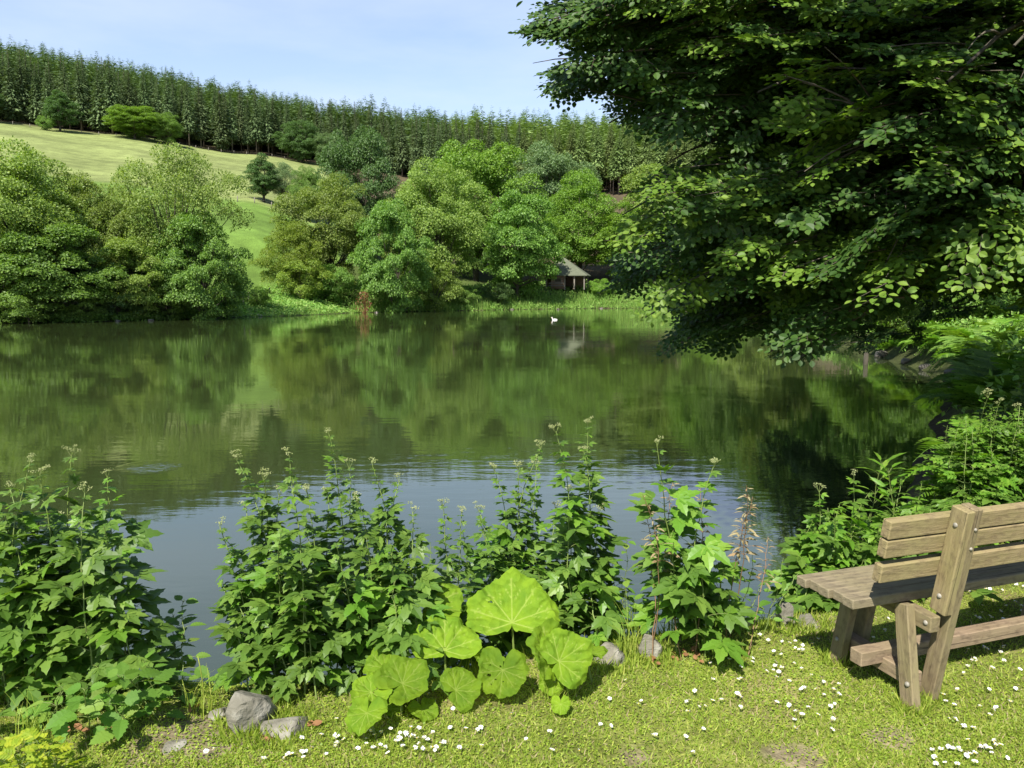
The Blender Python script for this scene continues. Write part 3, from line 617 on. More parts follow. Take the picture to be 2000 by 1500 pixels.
def rock_mesh(seed, size, sub=4, rough=.22, facets=12, mat='rock'):
    import bmesh
    bm = bmesh.new(); bmesh.ops.create_icosphere(bm, subdivisions=sub, radius=1); r = np.random.RandomState(seed)
    V = np.array([v.co[:] for v in bm.verts]); V = np.sign(V)*np.abs(V)**.62*.86; Q_ = r.normal(size=3)*.25; V = V@np.array(Matrix.Rotation(Q_[0], 3, 'X')@Matrix.Rotation(Q_[1], 3, 'Y')@Matrix.Rotation(Q_[2]*2, 3, 'Z'))
    for k in range(facets):    # flat broken faces
        n = unit(r.normal(size=3)); h = r.uniform(.52, .84); d = V@n; V = V-np.outer(np.clip(d-h, 0, None), n)*.93
    n3 = np.zeros(len(V))
    for k in range(10):
        w = r.normal(size=3)*(1.5+k); n3 += np.sin(V@w+r.uniform(0, 6))*(.5/(1+k))
    V = V*(1+rough*.2*n3[:, None]); V = V*np.array(size)
    for v, c in zip(bm.verts, V): v.co = c
    me = bpy.data.meshes.new('rock'); bm.to_mesh(me); bm.free(); me.materials.append(M[mat])
    return me
def rock(px, py, size, seed, label, rz=0, dz=0, z=LAWN, group='rocks along the bank', sub=4):
    p = atz(px, py, z); g = min(hz(p[0], p[1]), z)
    o = link('rock', rock_mesh(seed, size, sub), None, (p[0], p[1], g+dz), rz); tag(o, label, 'rock', group); return o
rock(492, 1410, (.115, .12, .13), 2, 'large squared grey boulder at the left foot of the tall middle plants', .5, .03)
rock(552, 1428, (.11, .09, .10), 3, 'pale grey boulder half under leaves, right of the large squared one', -.3, -.01)
rock(1190, 1285, (.09, .10, .085), 4, 'rounded grey rock right of the butterbur leaves', .2, .01)
rock(1265, 1275, (.085, .07, .10), 5, 'pointed grey rock with lichen beside the rounded rock', .5, .01)
rock(1530, 1215, (.06, .06, .12), 7, 'upright pale rock between the plants and the bench', .2, .0)
rock(1575, 1215, (.10, .09, .06), 9, 'low flat rock just left of the bench front leg', .9, -.01)
rock(430, 1400, (.05, .05, .03), 12, 'small stone in the bare soil left of the large boulder', 0, .01, sub=3)
rock(335, 1455, (.06, .05, .03), 13, 'small whitish stone in the lawn at the lower left', 1, .0, sub=3)
for i, (px, py, s) in enumerate([(505, 618, .9), (525, 617, .6), (225, 628, .7), (290, 627, .6), (1175, 603, .6), (1090, 605, .5), (735, 611, .5), (1000, 605, .5)]):
    p = atz(px, py, 0); o = link('shore_stone', rock_mesh(20+i, (s*.6, s*.4, s*.22), 3, mat='post_grey'), None, (p[0], p[1]+.4, .05), i)
    tag(o, ['pale stone at the far waterline below the meadow gap, left one of two', 'pale stone at the far waterline below the meadow gap, right one of two', 'stone at the waterline under the dark hollow of the left bank', 'stone at the waterline under the tree with showing branches', 'stone at the waterline right below the hut\'s right side', 'stone at the waterline left of the reeds below the hut', 'stone at the waterline beside the rusty bush', 'stone at the waterline right of the small dark reed bank bush'][i], 'stone', 'stones at the far waterline')
for i, (x, y, s) in enumerate([(13.1, 24, .35), (13.4, 26, .3), (12.6, 21.8, .4), (11.8, 20, .35), (13.9, 29, .4), (10.6, 18.2, .3)]):
    o = link('shore_stone', rock_mesh(40+i, (s, s*.7, s*.5), 3, mat='wet_stone'), None, (x, y, .08), i); tag(o, 'dark stone at the waterline below the ferns of the right bank', 'stone', 'stones under the ferns')
# stake in the water
def stake():
    mb = MB(); p = atz(1690, 712, 0); mb2 = mb; tube(mb, [(0, 0, -.6), (.01, 0, .1), (.02, .0, .42)], [.09, .085, .07], 8)
    tag(mb.build('mooring_stake', M['bark_dark'], None, p), 'dark wooden stake standing in the pond below the ferns', 'stake')
stake()

def box(mb, c, s, rot=None, mi=0, bev=0):
    c = np.asarray(c, float); h = np.asarray(s, float)/2
    V = np.array([(x, y, z) for x in (-1, 1) for y in (-1, 1) for z in (-1, 1)], float)*h
    if bev:
        # chamfered box: 24 vertices
        V = []
        for sx in (-1, 1):
            for sy in (-1, 1):
                for sz in (-1, 1):
                    for ax in range(3):
                        v = np.array([sx, sy, sz])*(h-bev); v[ax] = (sx, sy, sz)[ax]*h[ax]; V.append(v)
        V = np.array(V); I = lambda a, b, c, ax: ((a > 0)*4+(b > 0)*2+(c > 0))*3+ax
        Fq = []
        for s_ in (-1, 1):
            o = [(-1, -1), (1, -1), (1, 1), (-1, 1)]
            Fq.append([I(s_, a, b, 0) for a, b in o][::s_]); Fq.append([I(a, s_, b, 1) for a, b in o][::-s_]); Fq.append([I(a, b, s_, 2) for a, b in o][::s_])
            for t_ in (-1, 1):
                Fq.append([I(s_, t_, -1, 0), I(s_, t_, 1, 0), I(s_, t_, 1, 1), I(s_, t_, -1, 1)][::-s_*t_])
                Fq.append([I(s_, -1, t_, 0), I(s_, 1, t_, 0), I(s_, 1, t_, 2), I(s_, -1, t_, 2)][::s_*t_])
                Fq.append([I(-1, s_, t_, 1), I(1, s_, t_, 1), I(1, s_, t_, 2), I(-1, s_, t_, 2)][::-s_*t_])
        T3 = []
        for a in (-1, 1):
            for b in (-1, 1):
                for c_ in (-1, 1): T3.append([I(a, b, c_, 0), I(a, b, c_, 1), I(a, b, c_, 2)][::a*b*c_])
        Fc = Fq+T3
    else: Fc = [(0, 1, 3, 2), (4, 6, 7, 5), (0, 4, 5, 1), (2, 3, 7, 6), (0, 2, 6, 4), (1, 5, 7, 3)]
    if rot is not None: V = V@np.array(rot).T
    mb.add(V+c, [tuple(f) for f in Fc], mi)

def hut():
    p = atY(1108, 557, 128); x, y = p[0], 128; g = hz(x, y)-.05; t = empty('lakeside_hut', (x, y, g), math.radians(-12))
    tag(t, 'small brown wooden hut with a grey-green hipped roof among the trees on the far bank', 'hut')
    ev = 5.35-g+0; ap = 8.25-g; hw = 3.1; hd = 2.6
    mb = MB(); e = [(-hw-.5, -hd-.5, ev-.1), (hw+.5, -hd-.5, ev-.1), (hw+.5, hd+.5, ev-.1), (-hw-.5, hd+.5, ev-.1)]; rd = [(-1.2, 0, ap), (-.6, 0, ap)]
    V = e+rd+[(a, b, c-.12) for a, b, c in e]
    mb.add(V, [(0, 1, 5, 4), (1, 2, 5), (2, 3, 4, 5), (3, 0, 4), (6, 7, 1, 0), (7, 8, 2, 1), (8, 9, 3, 2), (9, 6, 0, 3), (9, 8, 7, 6)]); mb.build('roof', M['thatch'], t)
    w = MB()
    box(w, (-.2, hd-.1, ev/2-.05), (hw*2-.4, .1, ev-.1)); box(w, (-hw+.1, 0, ev/2-.05), (.1, hd*2-.3, ev-.1)); box(w, (-1.2, -hd+.15, ev/2-.07), (2.2, .1, ev-.14)); box(w, (1.2, .2, ev/2-.07), (.1, hd*1.3, ev-.14))
    w.build('wall', M['plank_brown'], t)
    for a in (-hw, -.05, 1.5, hw):
        for b in (-hd, hd):
            q = MB(); box(q, (a, b, ev/2-.1), (.18, .18, ev)); q.build('post', M['post_grey'], t)
    q = MB(); box(q, (-1.4, -hd-.18, .95), (2.6, .08, .14)); box(q, (-1.4, -hd-.18, .55), (2.6, .08, .14)); box(q, (-1.4, -hd-.5, .5), (2.4, .5, .06)); q.build('railing', M['post_grey'], t)
    q = MB(); box(q, (-1.2, -hd+.07, 1.45), (1.0, .06, .55)); f = q.build('window', M['bark_dark'], t); q = MB()
    for s_ in (-1, 1): box(q, (-1.2+s_*.53, -hd+.05, 1.45), (.07, .09, .7)); box(q, (-1.2, -hd+.05, 1.45+s_*.31), (.99, .09, .07))
    q.build('frame', M['post_grey'], f)
hut()

def fence(pts, label, hgt=1.1, wire=True):
    """one wire fence on round posts, pts = (px, Y) along it"""
    P = []
    for (a, ya), (b, yb) in zip(pts[:-1], pts[1:]):
        n = max(2, int(math.hypot((b-a)/F*ya, yb-ya)/5)); P += [((a+(b-a)*k/n), ya+(yb-ya)*k/n) for k in range(n)]
    Q = [(((a-1000)/F*y), y) for a, y in P]; Q = [(x, y, hz(x, y)) for x, y in Q]; o = np.array(Q[0]); t = empty('pasture_fence', o); tag(t, label, 'fence', 'wire fences on the meadow')
    w = MB()
    for i, q in enumerate(Q):
        m = MB(); v = np.array(q)-o; tube(m, [v-(0, 0, .2), v+(0, 0, hgt)], [.09, .08], 6); m.build('post', M['post_grey'], t)
    for hh in (.55, .95): tube(w, [np.array(q)-o+(0, 0, hh) for q in Q], [.012]*len(Q), 3)
    w.build('wire', M['post_grey'], t)
fence([(-40, 249), (120, 252), (250, 259), (400, 272), (520, 289), (640, 299)], 'wooden post and wire fence along the foot of the forest')
fence([(475, 146), (540, 148), (640, 150)], 'wire fence crossing the meadow beside the lone trees')
fence([(478, 82), (500, 90), (560, 100)], 'short line of posts at the low end of the meadow gap')

def duck():
    p = atz(1083, 625, 0); t = empty('duck', (p[0], p[1], -.08), 2.6); tag(t, 'small whitish duck swimming below the hut', 'duck')
    mb = MB(); xs = np.array([-.3, -.24, -.12, 0, .12, .2, .24]); tube(mb, np.stack([xs, xs*0, .07+.06*(xs < -.2)+.02*np.cos(xs*8)], -1), [.02, .06, .11, .12, .10, .06, .03], 10)
    tube(mb, [(.16, 0, .10), (.22, 0, .2), (.23, 0, .27), (.27, 0, .3), (.31, 0, .29)], [.06, .045, .045, .055, .03], 8); mb.build('body', M['duck'], t)
    b = MB(); tube(b, [(.31, 0, .285), (.38, 0, .27)], [.022, .014], 6); b.build('beak', M['duck_beak'], t)
duck()

# ------------------------------------------------------------------ the overhanging beech
MASK = np.array([(1075, -60), (1042, 30), (1000, 84), (1005, 124), (1045, 140), (1070, 196), (1130, 176), (1182, 190), (1196, 248), (1235, 268), (1300, 262), (1372, 262), (1385, 305), (1330, 322), (1262, 335), (1232, 372),
                 (1214, 420), (1190, 500), (1178, 585), (1232, 610), (1250, 645), (1325, 628), (1296, 682), (1405, 690), (1450, 688), (1540, 716), (1600, 678), (1665, 640), (1715, 600), (1850, 560), (1930, 560), (2080, 590), (2300, 590), (2300, -60)], float)
def inpoly(P, x, y):
    ins = np.zeros(x.shape, bool); n = len(P)
    for i in range(n):
        a = P[i]; b = P[(i+1) % n]; c = (a[1] > y) != (b[1] > y)
        with np.errstate(divide='ignore', invalid='ignore'): xi = a[0]+(y-a[1])/((b[1]-a[1]) or 1e-9)*(b[0]-a[0])
        ins ^= c & (x < xi)
    return ins
BLEAF_V = np.array([(0, 0, 0), (.22, .18, .05), (.36, .45, .08), (.26, .76, .05), (0, 1, -.03), (-.26, .76, .05), (-.36, .45, .08), (-.22, .18, .05), (0, .5, 0)])
BLEAF_F = [(0, 1, 2, 8), (8, 2, 3, 4), (8, 4, 5, 6), (0, 8, 6, 7)]
def spray_template(seed, n=11):
    """a flat beech spray one unit long: leaf positions, directions, sizes and the twig segments"""
    r = np.random.RandomState(seed); P = []; D = []; Sz = []; Nn = []; seg = []
    def shoot(o, d, L, m):
        for k in range(m):
            t = (k+.6)/m; p = o+d*L*t; p = p+np.array([0, 0, -.10*L*t*t]); s = 1 if k % 2 else -1
            a = s*r.uniform(.7, 1.05) if k < m-1 else 0
            q = np.array([d[0]*math.cos(a)-d[1]*math.sin(a), d[0]*math.sin(a)+d[1]*math.cos(a), r.uniform(-.35, .1)])
            P.append(p); D.append(q); Nn.append(np.array([r.normal()*.28, r.normal()*.28, 1])); Sz.append(r.uniform(.8, 1.15)*(.75+.35*math.sin(PI*min(t+.15, 1))))
        seg.append((o, o+d*L+np.array([0, 0, -.1*L])))
    shoot(np.zeros(3), np.array([0, 1., 0]), 1.0, n)
    for t, s in ((.12, 1), (.22, -1), (.36, 1), (.48, -1), (.60, 1), (.7, -1)):
        a = s*r.uniform(.6, .85); d = np.array([-math.sin(a), math.cos(a), r.uniform(-.1, .05)]); shoot(np.array([0, t, -.1*t*t]), d, (.62-.45*t)*r.uniform(.85, 1.2), 5 if t < .5 else 4)
    return [np.array(q) for q in (P, D, Nn, Sz)]+[seg]
SPT = [spray_template(i) for i in range(5)]
def beech():
    r = np.random.RandomState(31); base = np.array([8.2, 8.4, 0]); base[2] = hz(base[0], base[1])-.1
    t = empty('beech_tree', base); tag(t, 'large dark beech whose drooping leafy branches hang in from the right over the pond', 'tree')
    wood = MB(); lit = MB(); leaves = MB(); tw = MB()
    tube(wood, [(0, 0, -.5), (0, 0, 1), (.1, .1, 5), (0, .2, 11), (.2, .3, 17)], [.62, .48, .42, .28, .08], 14)
    # sprays inside the silhouette, spread over a real depth
    NB = 600; px = r.uniform(985, 2250, NB*3); py = r.uniform(-60, 725, NB*3); k = inpoly(MASK, px, py); px, py = px[k][:NB], py[k][:NB]; nb = len(px)
    fx = np.clip((px-1000)/900, 0, 1)
    near = 7.2-2.5*fx+.9*np.clip((py-450)/250, 0, 1)*(1-fx); far = 11-.8*fx
    Y = near+(far-near)*r.uniform(0, 1, nb)**1.25
    Y = np.maximum(Y, 5.1)
    u = (px-1000)/F; v = (750-py)/F; yc = math.cos(PITCH)+v*math.sin(PITCH); zc = -math.sin(PITCH)+v*math.cos(PITCH)
    T0 = np.stack([u*Y/yc, Y, EYE+zc*Y/yc], -1)
    # one long low bough reaching out over the water behind the others
    ex = 95; T1 = np.stack([r.uniform(5.6, 9.6, ex), r.uniform(15, 20, ex), np.zeros(ex)], -1); T1[:, 2] = 1.0+np.clip((T1[:, 0]-6.6)*.5, 0, 2)+r.uniform(0, 1, ex)**1.5*2.6
    T0 = np.concatenate([T0, T1]); nb += ex; py = np.concatenate([py, np.full(ex, 300)])
    for q in T1[::12]: tube(wood, bez((0, .2, 6), (q-base)*.55+(0, 0, 4.5), q-base, 9), np.linspace(.13, .015, 9), 6, cap=False)
    out = T0-base; out[:, 2] = 0; out = unit(out); drop = -.30-.30*np.clip((py-150)/550, 0, 1)
    B0 = out+np.stack([r.normal(size=nb)*.22-.25, r.normal(size=nb)*.25-.10, drop+r.normal(size=nb)*.12], -1); B0 = unit(B0)
    BN = np.array([-.15, -.5, .85])+r.normal(size=B0.shape)*.22
    FR0 = frames(B0, BN); P = []; D = []; Nn = []; LIT = []; Lg = []
    for i in range(nb):
        m = r.randint(11, 18); ln = r.uniform(.9, 1.9); S3, D3, N3 = FR0[i, :, 0], FR0[i, :, 1], FR0[i, :, 2]; is_lit = r.uniform() < (.55 if T0[i][1] < 7.0 else .24)  # nearer branchlets more often get the leaves coloured as sunlit
        tw_pts = T0[i]-D3*np.linspace(ln, .1, 6)[:, None]+np.array([0, 0, 1.])*(np.linspace(1, 0, 6)**2*-.10*ln)[:, None]; tube(tw, tw_pts-base, np.linspace(.011, .003, 6), 4, cap=False)
        for q in range(m):
            f = q/(m-1); sg = 1 if q % 2 else -1; lat = sg*(.10+.30*(1-abs(2*f-1)))*r.uniform(.3, 1)*(q > 0); c = T0[i]-D3*ln*f+S3*lat+N3*r.normal()*.05-np.array([0, 0, .12*abs(lat)])
            P.append(c); D.append(D3+S3*sg*.55*(q > 0)+r.normal(size=3)*.12); Nn.append(N3+r.normal(size=3)*.15); LIT.append(is_lit and f < .55); Lg.append(r.uniform(.34, .58)*(1-.25*f))
    P = np.array(P); D = np.array(D); Nn = np.array(Nn); LIT = np.array(LIT); Lg = np.array(Lg)
    qx = P-np.array([0, 0, EYE]); cyy = qx[:, 1]*math.cos(PITCH)-qx[:, 2]*math.sin(PITCH); sx = 1000+F*qx[:, 0]/cyy; sy = 750-F*(qx[:, 1]*math.sin(PITCH)+qx[:, 2]*math.cos(PITCH))/cyy
    k = inpoly(MASK, sx, sy) | (sx > 1950) | (P[:, 1] > 13.5); P, D, Nn, LIT, Lg = P[k], D[k], Nn[k], LIT[k], Lg[k]
    # more foliage outside the picture: the upper crown that shades these branches
    n2 = 1050; U = np.stack([r.uniform(.5, 15, n2), r.uniform(3.4, 11.5, n2), r.uniform(6.3, 10.5, n2)], -1)
    rad = np.hypot(U[:, 0]-8.2, U[:, 1]-8.4); k = (rad < 8.3-(U[:, 2]-7)*.35) & (U[:, 2] > EYE+(U[:, 1]*.46)); U = U[k]
    A = np.concatenate([P, U]); big = np.arange(len(A)) >= len(P); no = unit((U-base)*np.array([1, 1, 0]))
    D = unit(np.concatenate([D, no+r.normal(size=U.shape)*.3-np.array([0, 0, .25])])); Nn = np.concatenate([Nn, np.array([-.1, -.3, .9])+r.normal(size=U.shape)*.3]); Lg = np.concatenate([Lg, r.uniform(1.0, 1.6, len(U))])
    A2 = A-D*(Lg*.6)[:, None]*(~big)[:, None]
    R = frames(D, Nn); which = r.randint(0, 5, len(A)); is_lit = np.concatenate([LIT, np.zeros(len(U), bool)])
    for w in range(5):
        tp, td, tn, ts, seg = SPT[w]
        for fl, mb in ((False, leaves), (True, lit)):
            s = (which == w) & (is_lit == fl)
            if not s.any(): continue
            Rs = R[s]; LL = Lg[s]; n = s.sum(); m = len(tp)
            PP = np.einsum('nij,kj->nki', Rs, tp)*LL[:, None, None]+A2[s][:, None]
            DD = np.einsum('nij,kj->nki', Rs, td); NN = np.einsum('nij,kj->nki', Rs, tn)+r.normal(size=(n, m, 3))*.2
            sz = np.where(big[s], 2.6, 1.)[:, None]*ts[None]*r.uniform(.85, 1.15, (n, 1))*.068
            scatter(mb, BLEAF_V, BLEAF_F, frames(DD.reshape(-1, 3), NN.reshape(-1, 3)), PP.reshape(-1, 3)-base, sz.ravel())
        s = (which == w) & ~big
        for a, b in seg:
            Pa = np.einsum('nij,j->ni', R[s], np.array(a))*Lg[s][:, None]+A2[s]; Pb = np.einsum('nij,j->ni', R[s], np.array(b))*Lg[s][:, None]+A2[s]
            e = unit(Pb-Pa); sd = unit(np.cross(e, r.normal(size=e.shape)))*.003
            V = np.stack([Pa-sd, Pa+sd, Pb], 1).reshape(-1, 3)-base; tw.add(V, np.arange(len(V)).reshape(-1, 3))
    # limbs from the trunk to the drooping tips
    tips = [(1090, 110, 8.8), (1080, 180, 8.6), (1190, 240, 8.2), (1260, 60, 7.6), (1330, 300, 8.4), (1215, 420, 9.2), (1190, 560, 9.6), (1260, 620, 8.8), (1330, 670, 8), (1500, 690, 8), (1560, 700, 7.2), (1660, 630, 7),
            (1480, 180, 6.2), (1600, 330, 5.8), (1700, 480, 6.0), (1850, 160, 5.2), (1900, 420, 5.6), (1780, 560, 6.6), (1450, 480, 7.4), (1400, 120, 6.8), (1980, 90, 4.9)]
    for i, (x, y, Yd) in enumerate(tips):
        e = atY(x, y, Yd)-base; h = max(e[2]*.8+1.2, 2.2)+r.uniform(-.4, 1.2); a = np.array([.05, .1, h]); mid = (a+e)/2+np.array([0, 0, .9+r.uniform(0, .8)])
        pts = bez(a, mid, e, 12); pts[1:-1] += r.normal(size=(10, 3))*.04; lb = MB(); tube(lb, pts, np.linspace(.09, .008, 12), 6, cap=False); lb.build('limb', M['bark_dark'], t)
        for k in range(9):
            s0 = pts[r.randint(3, 11)]; e1 = s0+unit(e-a+r.normal(size=3)*3)*r.uniform(.5, 1.4)+np.array([0, 0, -.2]); q3 = e1+base-(0, 0, EYE); c3 = q3[1]*math.cos(PITCH)-q3[2]*math.sin(PITCH)
            if not inpoly(MASK, np.array([990+F*q3[0]/c3]), np.array([760-F*(q3[1]*math.sin(PITCH)+q3[2]*math.cos(PITCH))/c3]))[0]: continue
            tube(tw, bez(s0, (s0+e1)/2+(0, 0, .12), e1, 5), np.linspace(.012, .003, 5), 4, cap=False)
    for i in range(12):
        a = i*.7+.3; e = np.array([math.cos(a)*5.5, math.sin(a)*5.5, 9+i*.5]); tube(wood, bez((0, 0, 5+i*.8), (e[0]*.4, e[1]*.4, 8+i*.7), e, 7), np.linspace(.15, .02, 7), 6, cap=False)
    wood.build('trunk', M['bark'], t); tw.build('twig', M['twig'], t, None)
    leaves.build('crown', M['beech'], t); lit.build('sunlit_leaves', M['beech_sunlit'], t)
beech()
def back_trees():
    """a second beech further along the right bank, overhanging the water, and a tree behind the camera that dapples the lawn's corner"""
    place_tree('open', 'dark', 18.5, 27, 14, 12, 'dark tree standing behind the ferns of the right bank', group='trees on the right bank', rz=1.0)
back_trees()

# ------------------------------------------------------------------ ferns and plants of the right bank
def frond_mesh(seed, n=22, droop=.55):
    r = np.random.RandomState(seed); mb = MB(); t = np.linspace(0, 1, n); y = t; z = .55*t-droop*t*t*t
    pts = np.stack([t*0, y, z], -1); tube(mb, pts[::3], np.linspace(.012, .003, len(pts[::3])), 4, cap=False)
    P = []; D = []; Nn = []; Sz = []
    for i in range(3, n):
        w = .30*math.sin(PI*(t[i]*.86+.12))**.9
        for s in (-1, 1):
            d = np.array([s*.9, .42, -.10+r.normal()*.05]); P.append(pts[i]); D.append(d); Nn.append(np.array([0, -.3, 1])); Sz.append((w*.55, w, w))
    PV = np.array([(0, 0, 0), (.20, .10, 0), (.10, .2, .01), (.22, .32, 0), (.10, .42, .01), (.17, .56, 0), (.07, .64, .01), (.10, .80, 0), (0, 1, -.02), (-.10, .80, 0), (-.07, .64, .01), (-.17, .56, 0), (-.10, .42, .01), (-.22, .32, 0), (-.10, .2, .01), (-.20, .10, 0)])
    scatter(mb, PV*np.array([1.3, 1, 1]), [(0, 1, 2, 14), (0, 14, 15), (2, 3, 4, 12), (2, 12, 13, 14), (4, 5, 6, 10), (4, 10, 11, 12), (6, 7, 8, 9), (6, 9, 10)], frames(np.array(D), np.array(Nn)), np.array(P), np.array(Sz))
    return mb.mesh('frond', M['fern'])
FR = [frond_mesh(i, droop=.35+.18*i) for i in range(3)]
def fern(x, y, h, label, n=10, mat='fern', z=None, group='ferns on the right bank', lean=None):
    r = np.random.RandomState(int(abs(x*97+y*31)) % 9999); g = hz(x, y) if z is None else z; t = empty('fern', (x, y, g)); tag(t, label, 'fern', group)
    for k in range(n):
        o = link('frond', FR[k % 3], t); s = h*r.uniform(.8, 1.2); o.scale = (s*1.1, s, s*1.25); o.rotation_euler = (r.uniform(-.1, .45), r.uniform(-.2, .2), k*2*PI/n+r.uniform(-.3, .3))
        o.material_slots[0].link = 'OBJECT'; o.material_slots[0].material = M[mat]
rf = np.random.RandomState(6)
for i in range(84):
    y = rf.uniform(11.5, 31); off = rf.uniform(.15, 1.0) if i % 2 else rf.uniform(.8, 4.2); x = np.interp(y, [10.9, 15, 21.5, 30.7], [6.6, 9.1, 12.7, 14.4])+off
    fern(x, y, rf.uniform(.75, 1.2), ('lush fern hanging right over the waterline' if off < 1 else 'lush fern higher up')+(' at the near end of the right bank' if y < 20 else ' at the middle of the right fern bank' if y < 25.5 else ' at the far end of the right fern bank'), mat=('fern', 'green', 'bright')[i % 3], n=9)

# ------------------------------------------------------------------ herb leaves and stalks
def leaflet(L=1., w=.32, teeth=5, fold=.10, droop=.12, base=.0):
    """serrated pointed leaflet along +y; returns verts, faces"""
    V = []; Fc = []; k = teeth*2+1
    for i in range(k+1):
        t = i/k; env = math.sin(PI*t**.75)**.85 if 0 < t < 1 else 0
        ww = w*env*(1.12 if i % 2 else .88); y = L*(t-(.03 if i % 2 == 0 and 0 < t < 1 else 0))
        V += [(-ww, y+base, fold*env-droop*t*t), (0, L*t+base, -droop*t*t), (ww, y+base, fold*env-droop*t*t)]
    for i in range(k):
        a = i*3; Fc += [(a, a+1, a+4, a+3), (a+1, a+2, a+5, a+4)]
    return np.array(V), Fc
def palmate(seed, n=5, teeth=4):
    """leaf of n deep pointed lobes fanned around the petiole's end"""
    r = np.random.RandomState(seed); V = []; Fc = []; off = 0
    for i in range(n):
        a = (i-(n-1)/2)*(math.radians(47) if n == 5 else math.radians(52))+r.normal()*.04; c = 1-abs(i-(n-1)/2)/(n-1)*.55
        v, f = leaflet(.66*c+.26, .185, teeth, .04, .13+r.uniform(-.05, .08)); R = np.array([[math.cos(a), math.sin(a), 0], [-math.sin(a), math.cos(a), 0], [0, 0, 1]])
        v = v@R.T; v[:, 2] += .004*i; V.append(v); Fc += [tuple(q+off for q in ff) for ff in f]; off += len(v)
    return np.concatenate(V), Fc
def pinnate(pairs=3, w=.13):
    V = []; Fc = []; off = 0
    for i in range(pairs*2+1):
        if i == pairs*2: a = 0; y0 = .62; L = .42
        else: a = (1 if i % 2 else -1)*math.radians(58); y0 = .12+.5*(i//2)/max(pairs-1, 1); L = .40
        v, f = leaflet(L, w, 3, .03, .08); R = np.array([[math.cos(a), math.sin(a), 0], [-math.sin(a), math.cos(a), 0], [0, 0, 1]]); v = v@R.T+np.array([0, y0, -.1*y0*y0]); V.append(v); Fc += [tuple(q+off for q in ff) for ff in f]; off += len(v)
    return np.concatenate(V), Fc
LT = {'palm': [palmate(i) for i in range(3)]+[palmate(5, 3)], 'pinn': [pinnate(), pinnate(4, .10), pinnate(2, .15)], 'single': [leaflet(1, .27, 6, .06, .2), leaflet(1, .33, 6, .04, .1)],
      'narrow': [leaflet(1, .12, 3, .03, .25)]}

def herb(name, label, cat, stalks, kind='palm', mat='herb', leaf=.12, group=None, nodes=11, stem='stem', head=True, bud='bud', seed=1, low=.12, per=2, stemw=.0042, top_leaf=.24, upright=.0, light=.18, headsz=1.):
    """one clump. stalks: list of (foot xyz, tip xyz). Each stalk is a part with its flower head as a sub-part; foliage of each stalk is a part."""
    r = np.random.RandomState(seed); o = np.mean([s[0] for s in stalks], 0); t = empty(name, o); tag(t, label, cat, group)
    for si, (a, b) in enumerate(stalks):
        a = np.array(a, float)-o; b = np.array(b, float)-o; L = np.linalg.norm(b-a); mid = (a+b)/2+np.array([r.normal()*.08*L, r.normal()*.07*L, .05*L]); pts = bez(a, mid, b, 12); pts[2:-1] += r.normal(size=(9, 3))*.004
        sm = MB(); tube(sm, pts, np.linspace(stemw, stemw*.4, 12), 5, cap=False); st = sm.build('stem', M[stem], t)
        P = []; D = []; Nn = []; Sz = []; n = max(4, int(nodes*.8*L/.9)); az = r.uniform(0, 6.28)
        fol = MB()
        for k in range(n):
            f = low+(1-low)*(k+.5)/n; f = min(f, .985); q = f*11; i = int(q); p = pts[i]*(1-(q-i))+pts[min(i+1, 11)]*(q-i)
            for m in range(per):
                az += 2.4 if per == 1 else PI/per*2*1.0; a2 = az+r.normal()*.3; s = leaf*min(1, top_leaf+(1-top_leaf)*((1-f)*2.6)**1.2)*(1-.25*max(0, .35-f)/.35)*r.uniform(.7, 1.2)
                pet = s*r.uniform(.5, 1.0)*(1.1-f*.7); up = .55-.5*(1-f)+upright; d = np.array([math.cos(a2), math.sin(a2), up]); e = p+unit(d)*pet
                P.append(e); dd = np.array([math.cos(a2), math.sin(a2), -.10+upright*.8+.30*f+r.normal()*.22]); D.append(dd); Nn.append(np.array([math.cos(a2)*.15, math.sin(a2)*.15-.18, 1])+r.normal(size=3)*.30); Sz.append(s)
                if pet > .012: tube(fol, [p, (p+e)/2+(0, 0, .004), e], [.0016, .0013, .001], 3, 1, cap=False)
            az += .9
        # whorl of small leaves at the tip
        P = np.array(P); D = np.array(D); Nn = np.array(Nn); Sz = np.array(Sz); tl = LT[kind]; wh = r.randint(0, len(tl), len(P)); lt = r.uniform(size=len(P)) < light
        for w in range(len(tl)):
            for fl in (False, True):
                s = (wh == w) & (lt == fl)
                if s.any(): scatter(fol, tl[w][0], tl[w][1], frames(D[s], Nn[s]), P[s], Sz[s], 2 if fl else 0)
        fol.build('foliage', [M[mat], M[stem], M['herb_light' if mat == 'herb' else mat]], t)
        if head and (head is True or si in head):
            h = MB(); c = pts[-1]; OC = np.array([(1, 0, 0), (-1, 0, 0), (0, 1, 0), (0, -1, 0), (0, 0, 1), (0, 0, -1)], float); OF = [(0, 2, 4), (2, 1, 4), (1, 3, 4), (3, 0, 4), (2, 0, 5), (1, 2, 5), (3, 1, 5), (0, 3, 5)]
            Q = []
            for u in range(r.randint(3, 6)):
                d = unit(np.array([r.normal()*.8, r.normal()*.8, 1.3])); e = c+d*r.uniform(.018, .045)*headsz; tube(h, [c-(0, 0, .01), e], [.0012, .001], 3, 0, cap=False)
                for v in range(16):
                    g = unit(r.normal(size=3))*r.uniform(.3, 1)*np.array([.017, .017, .009])*headsz; Q.append(e+g)
            Q = np.array(Q); scatter(h, OC, OF, frames(r.normal(size=Q.shape), r.normal(size=Q.shape)), Q, r.uniform(.0014, .003, len(Q))*headsz, 1)
            h.build('flower_head', [M[stem], M[bud]], st)
    return t

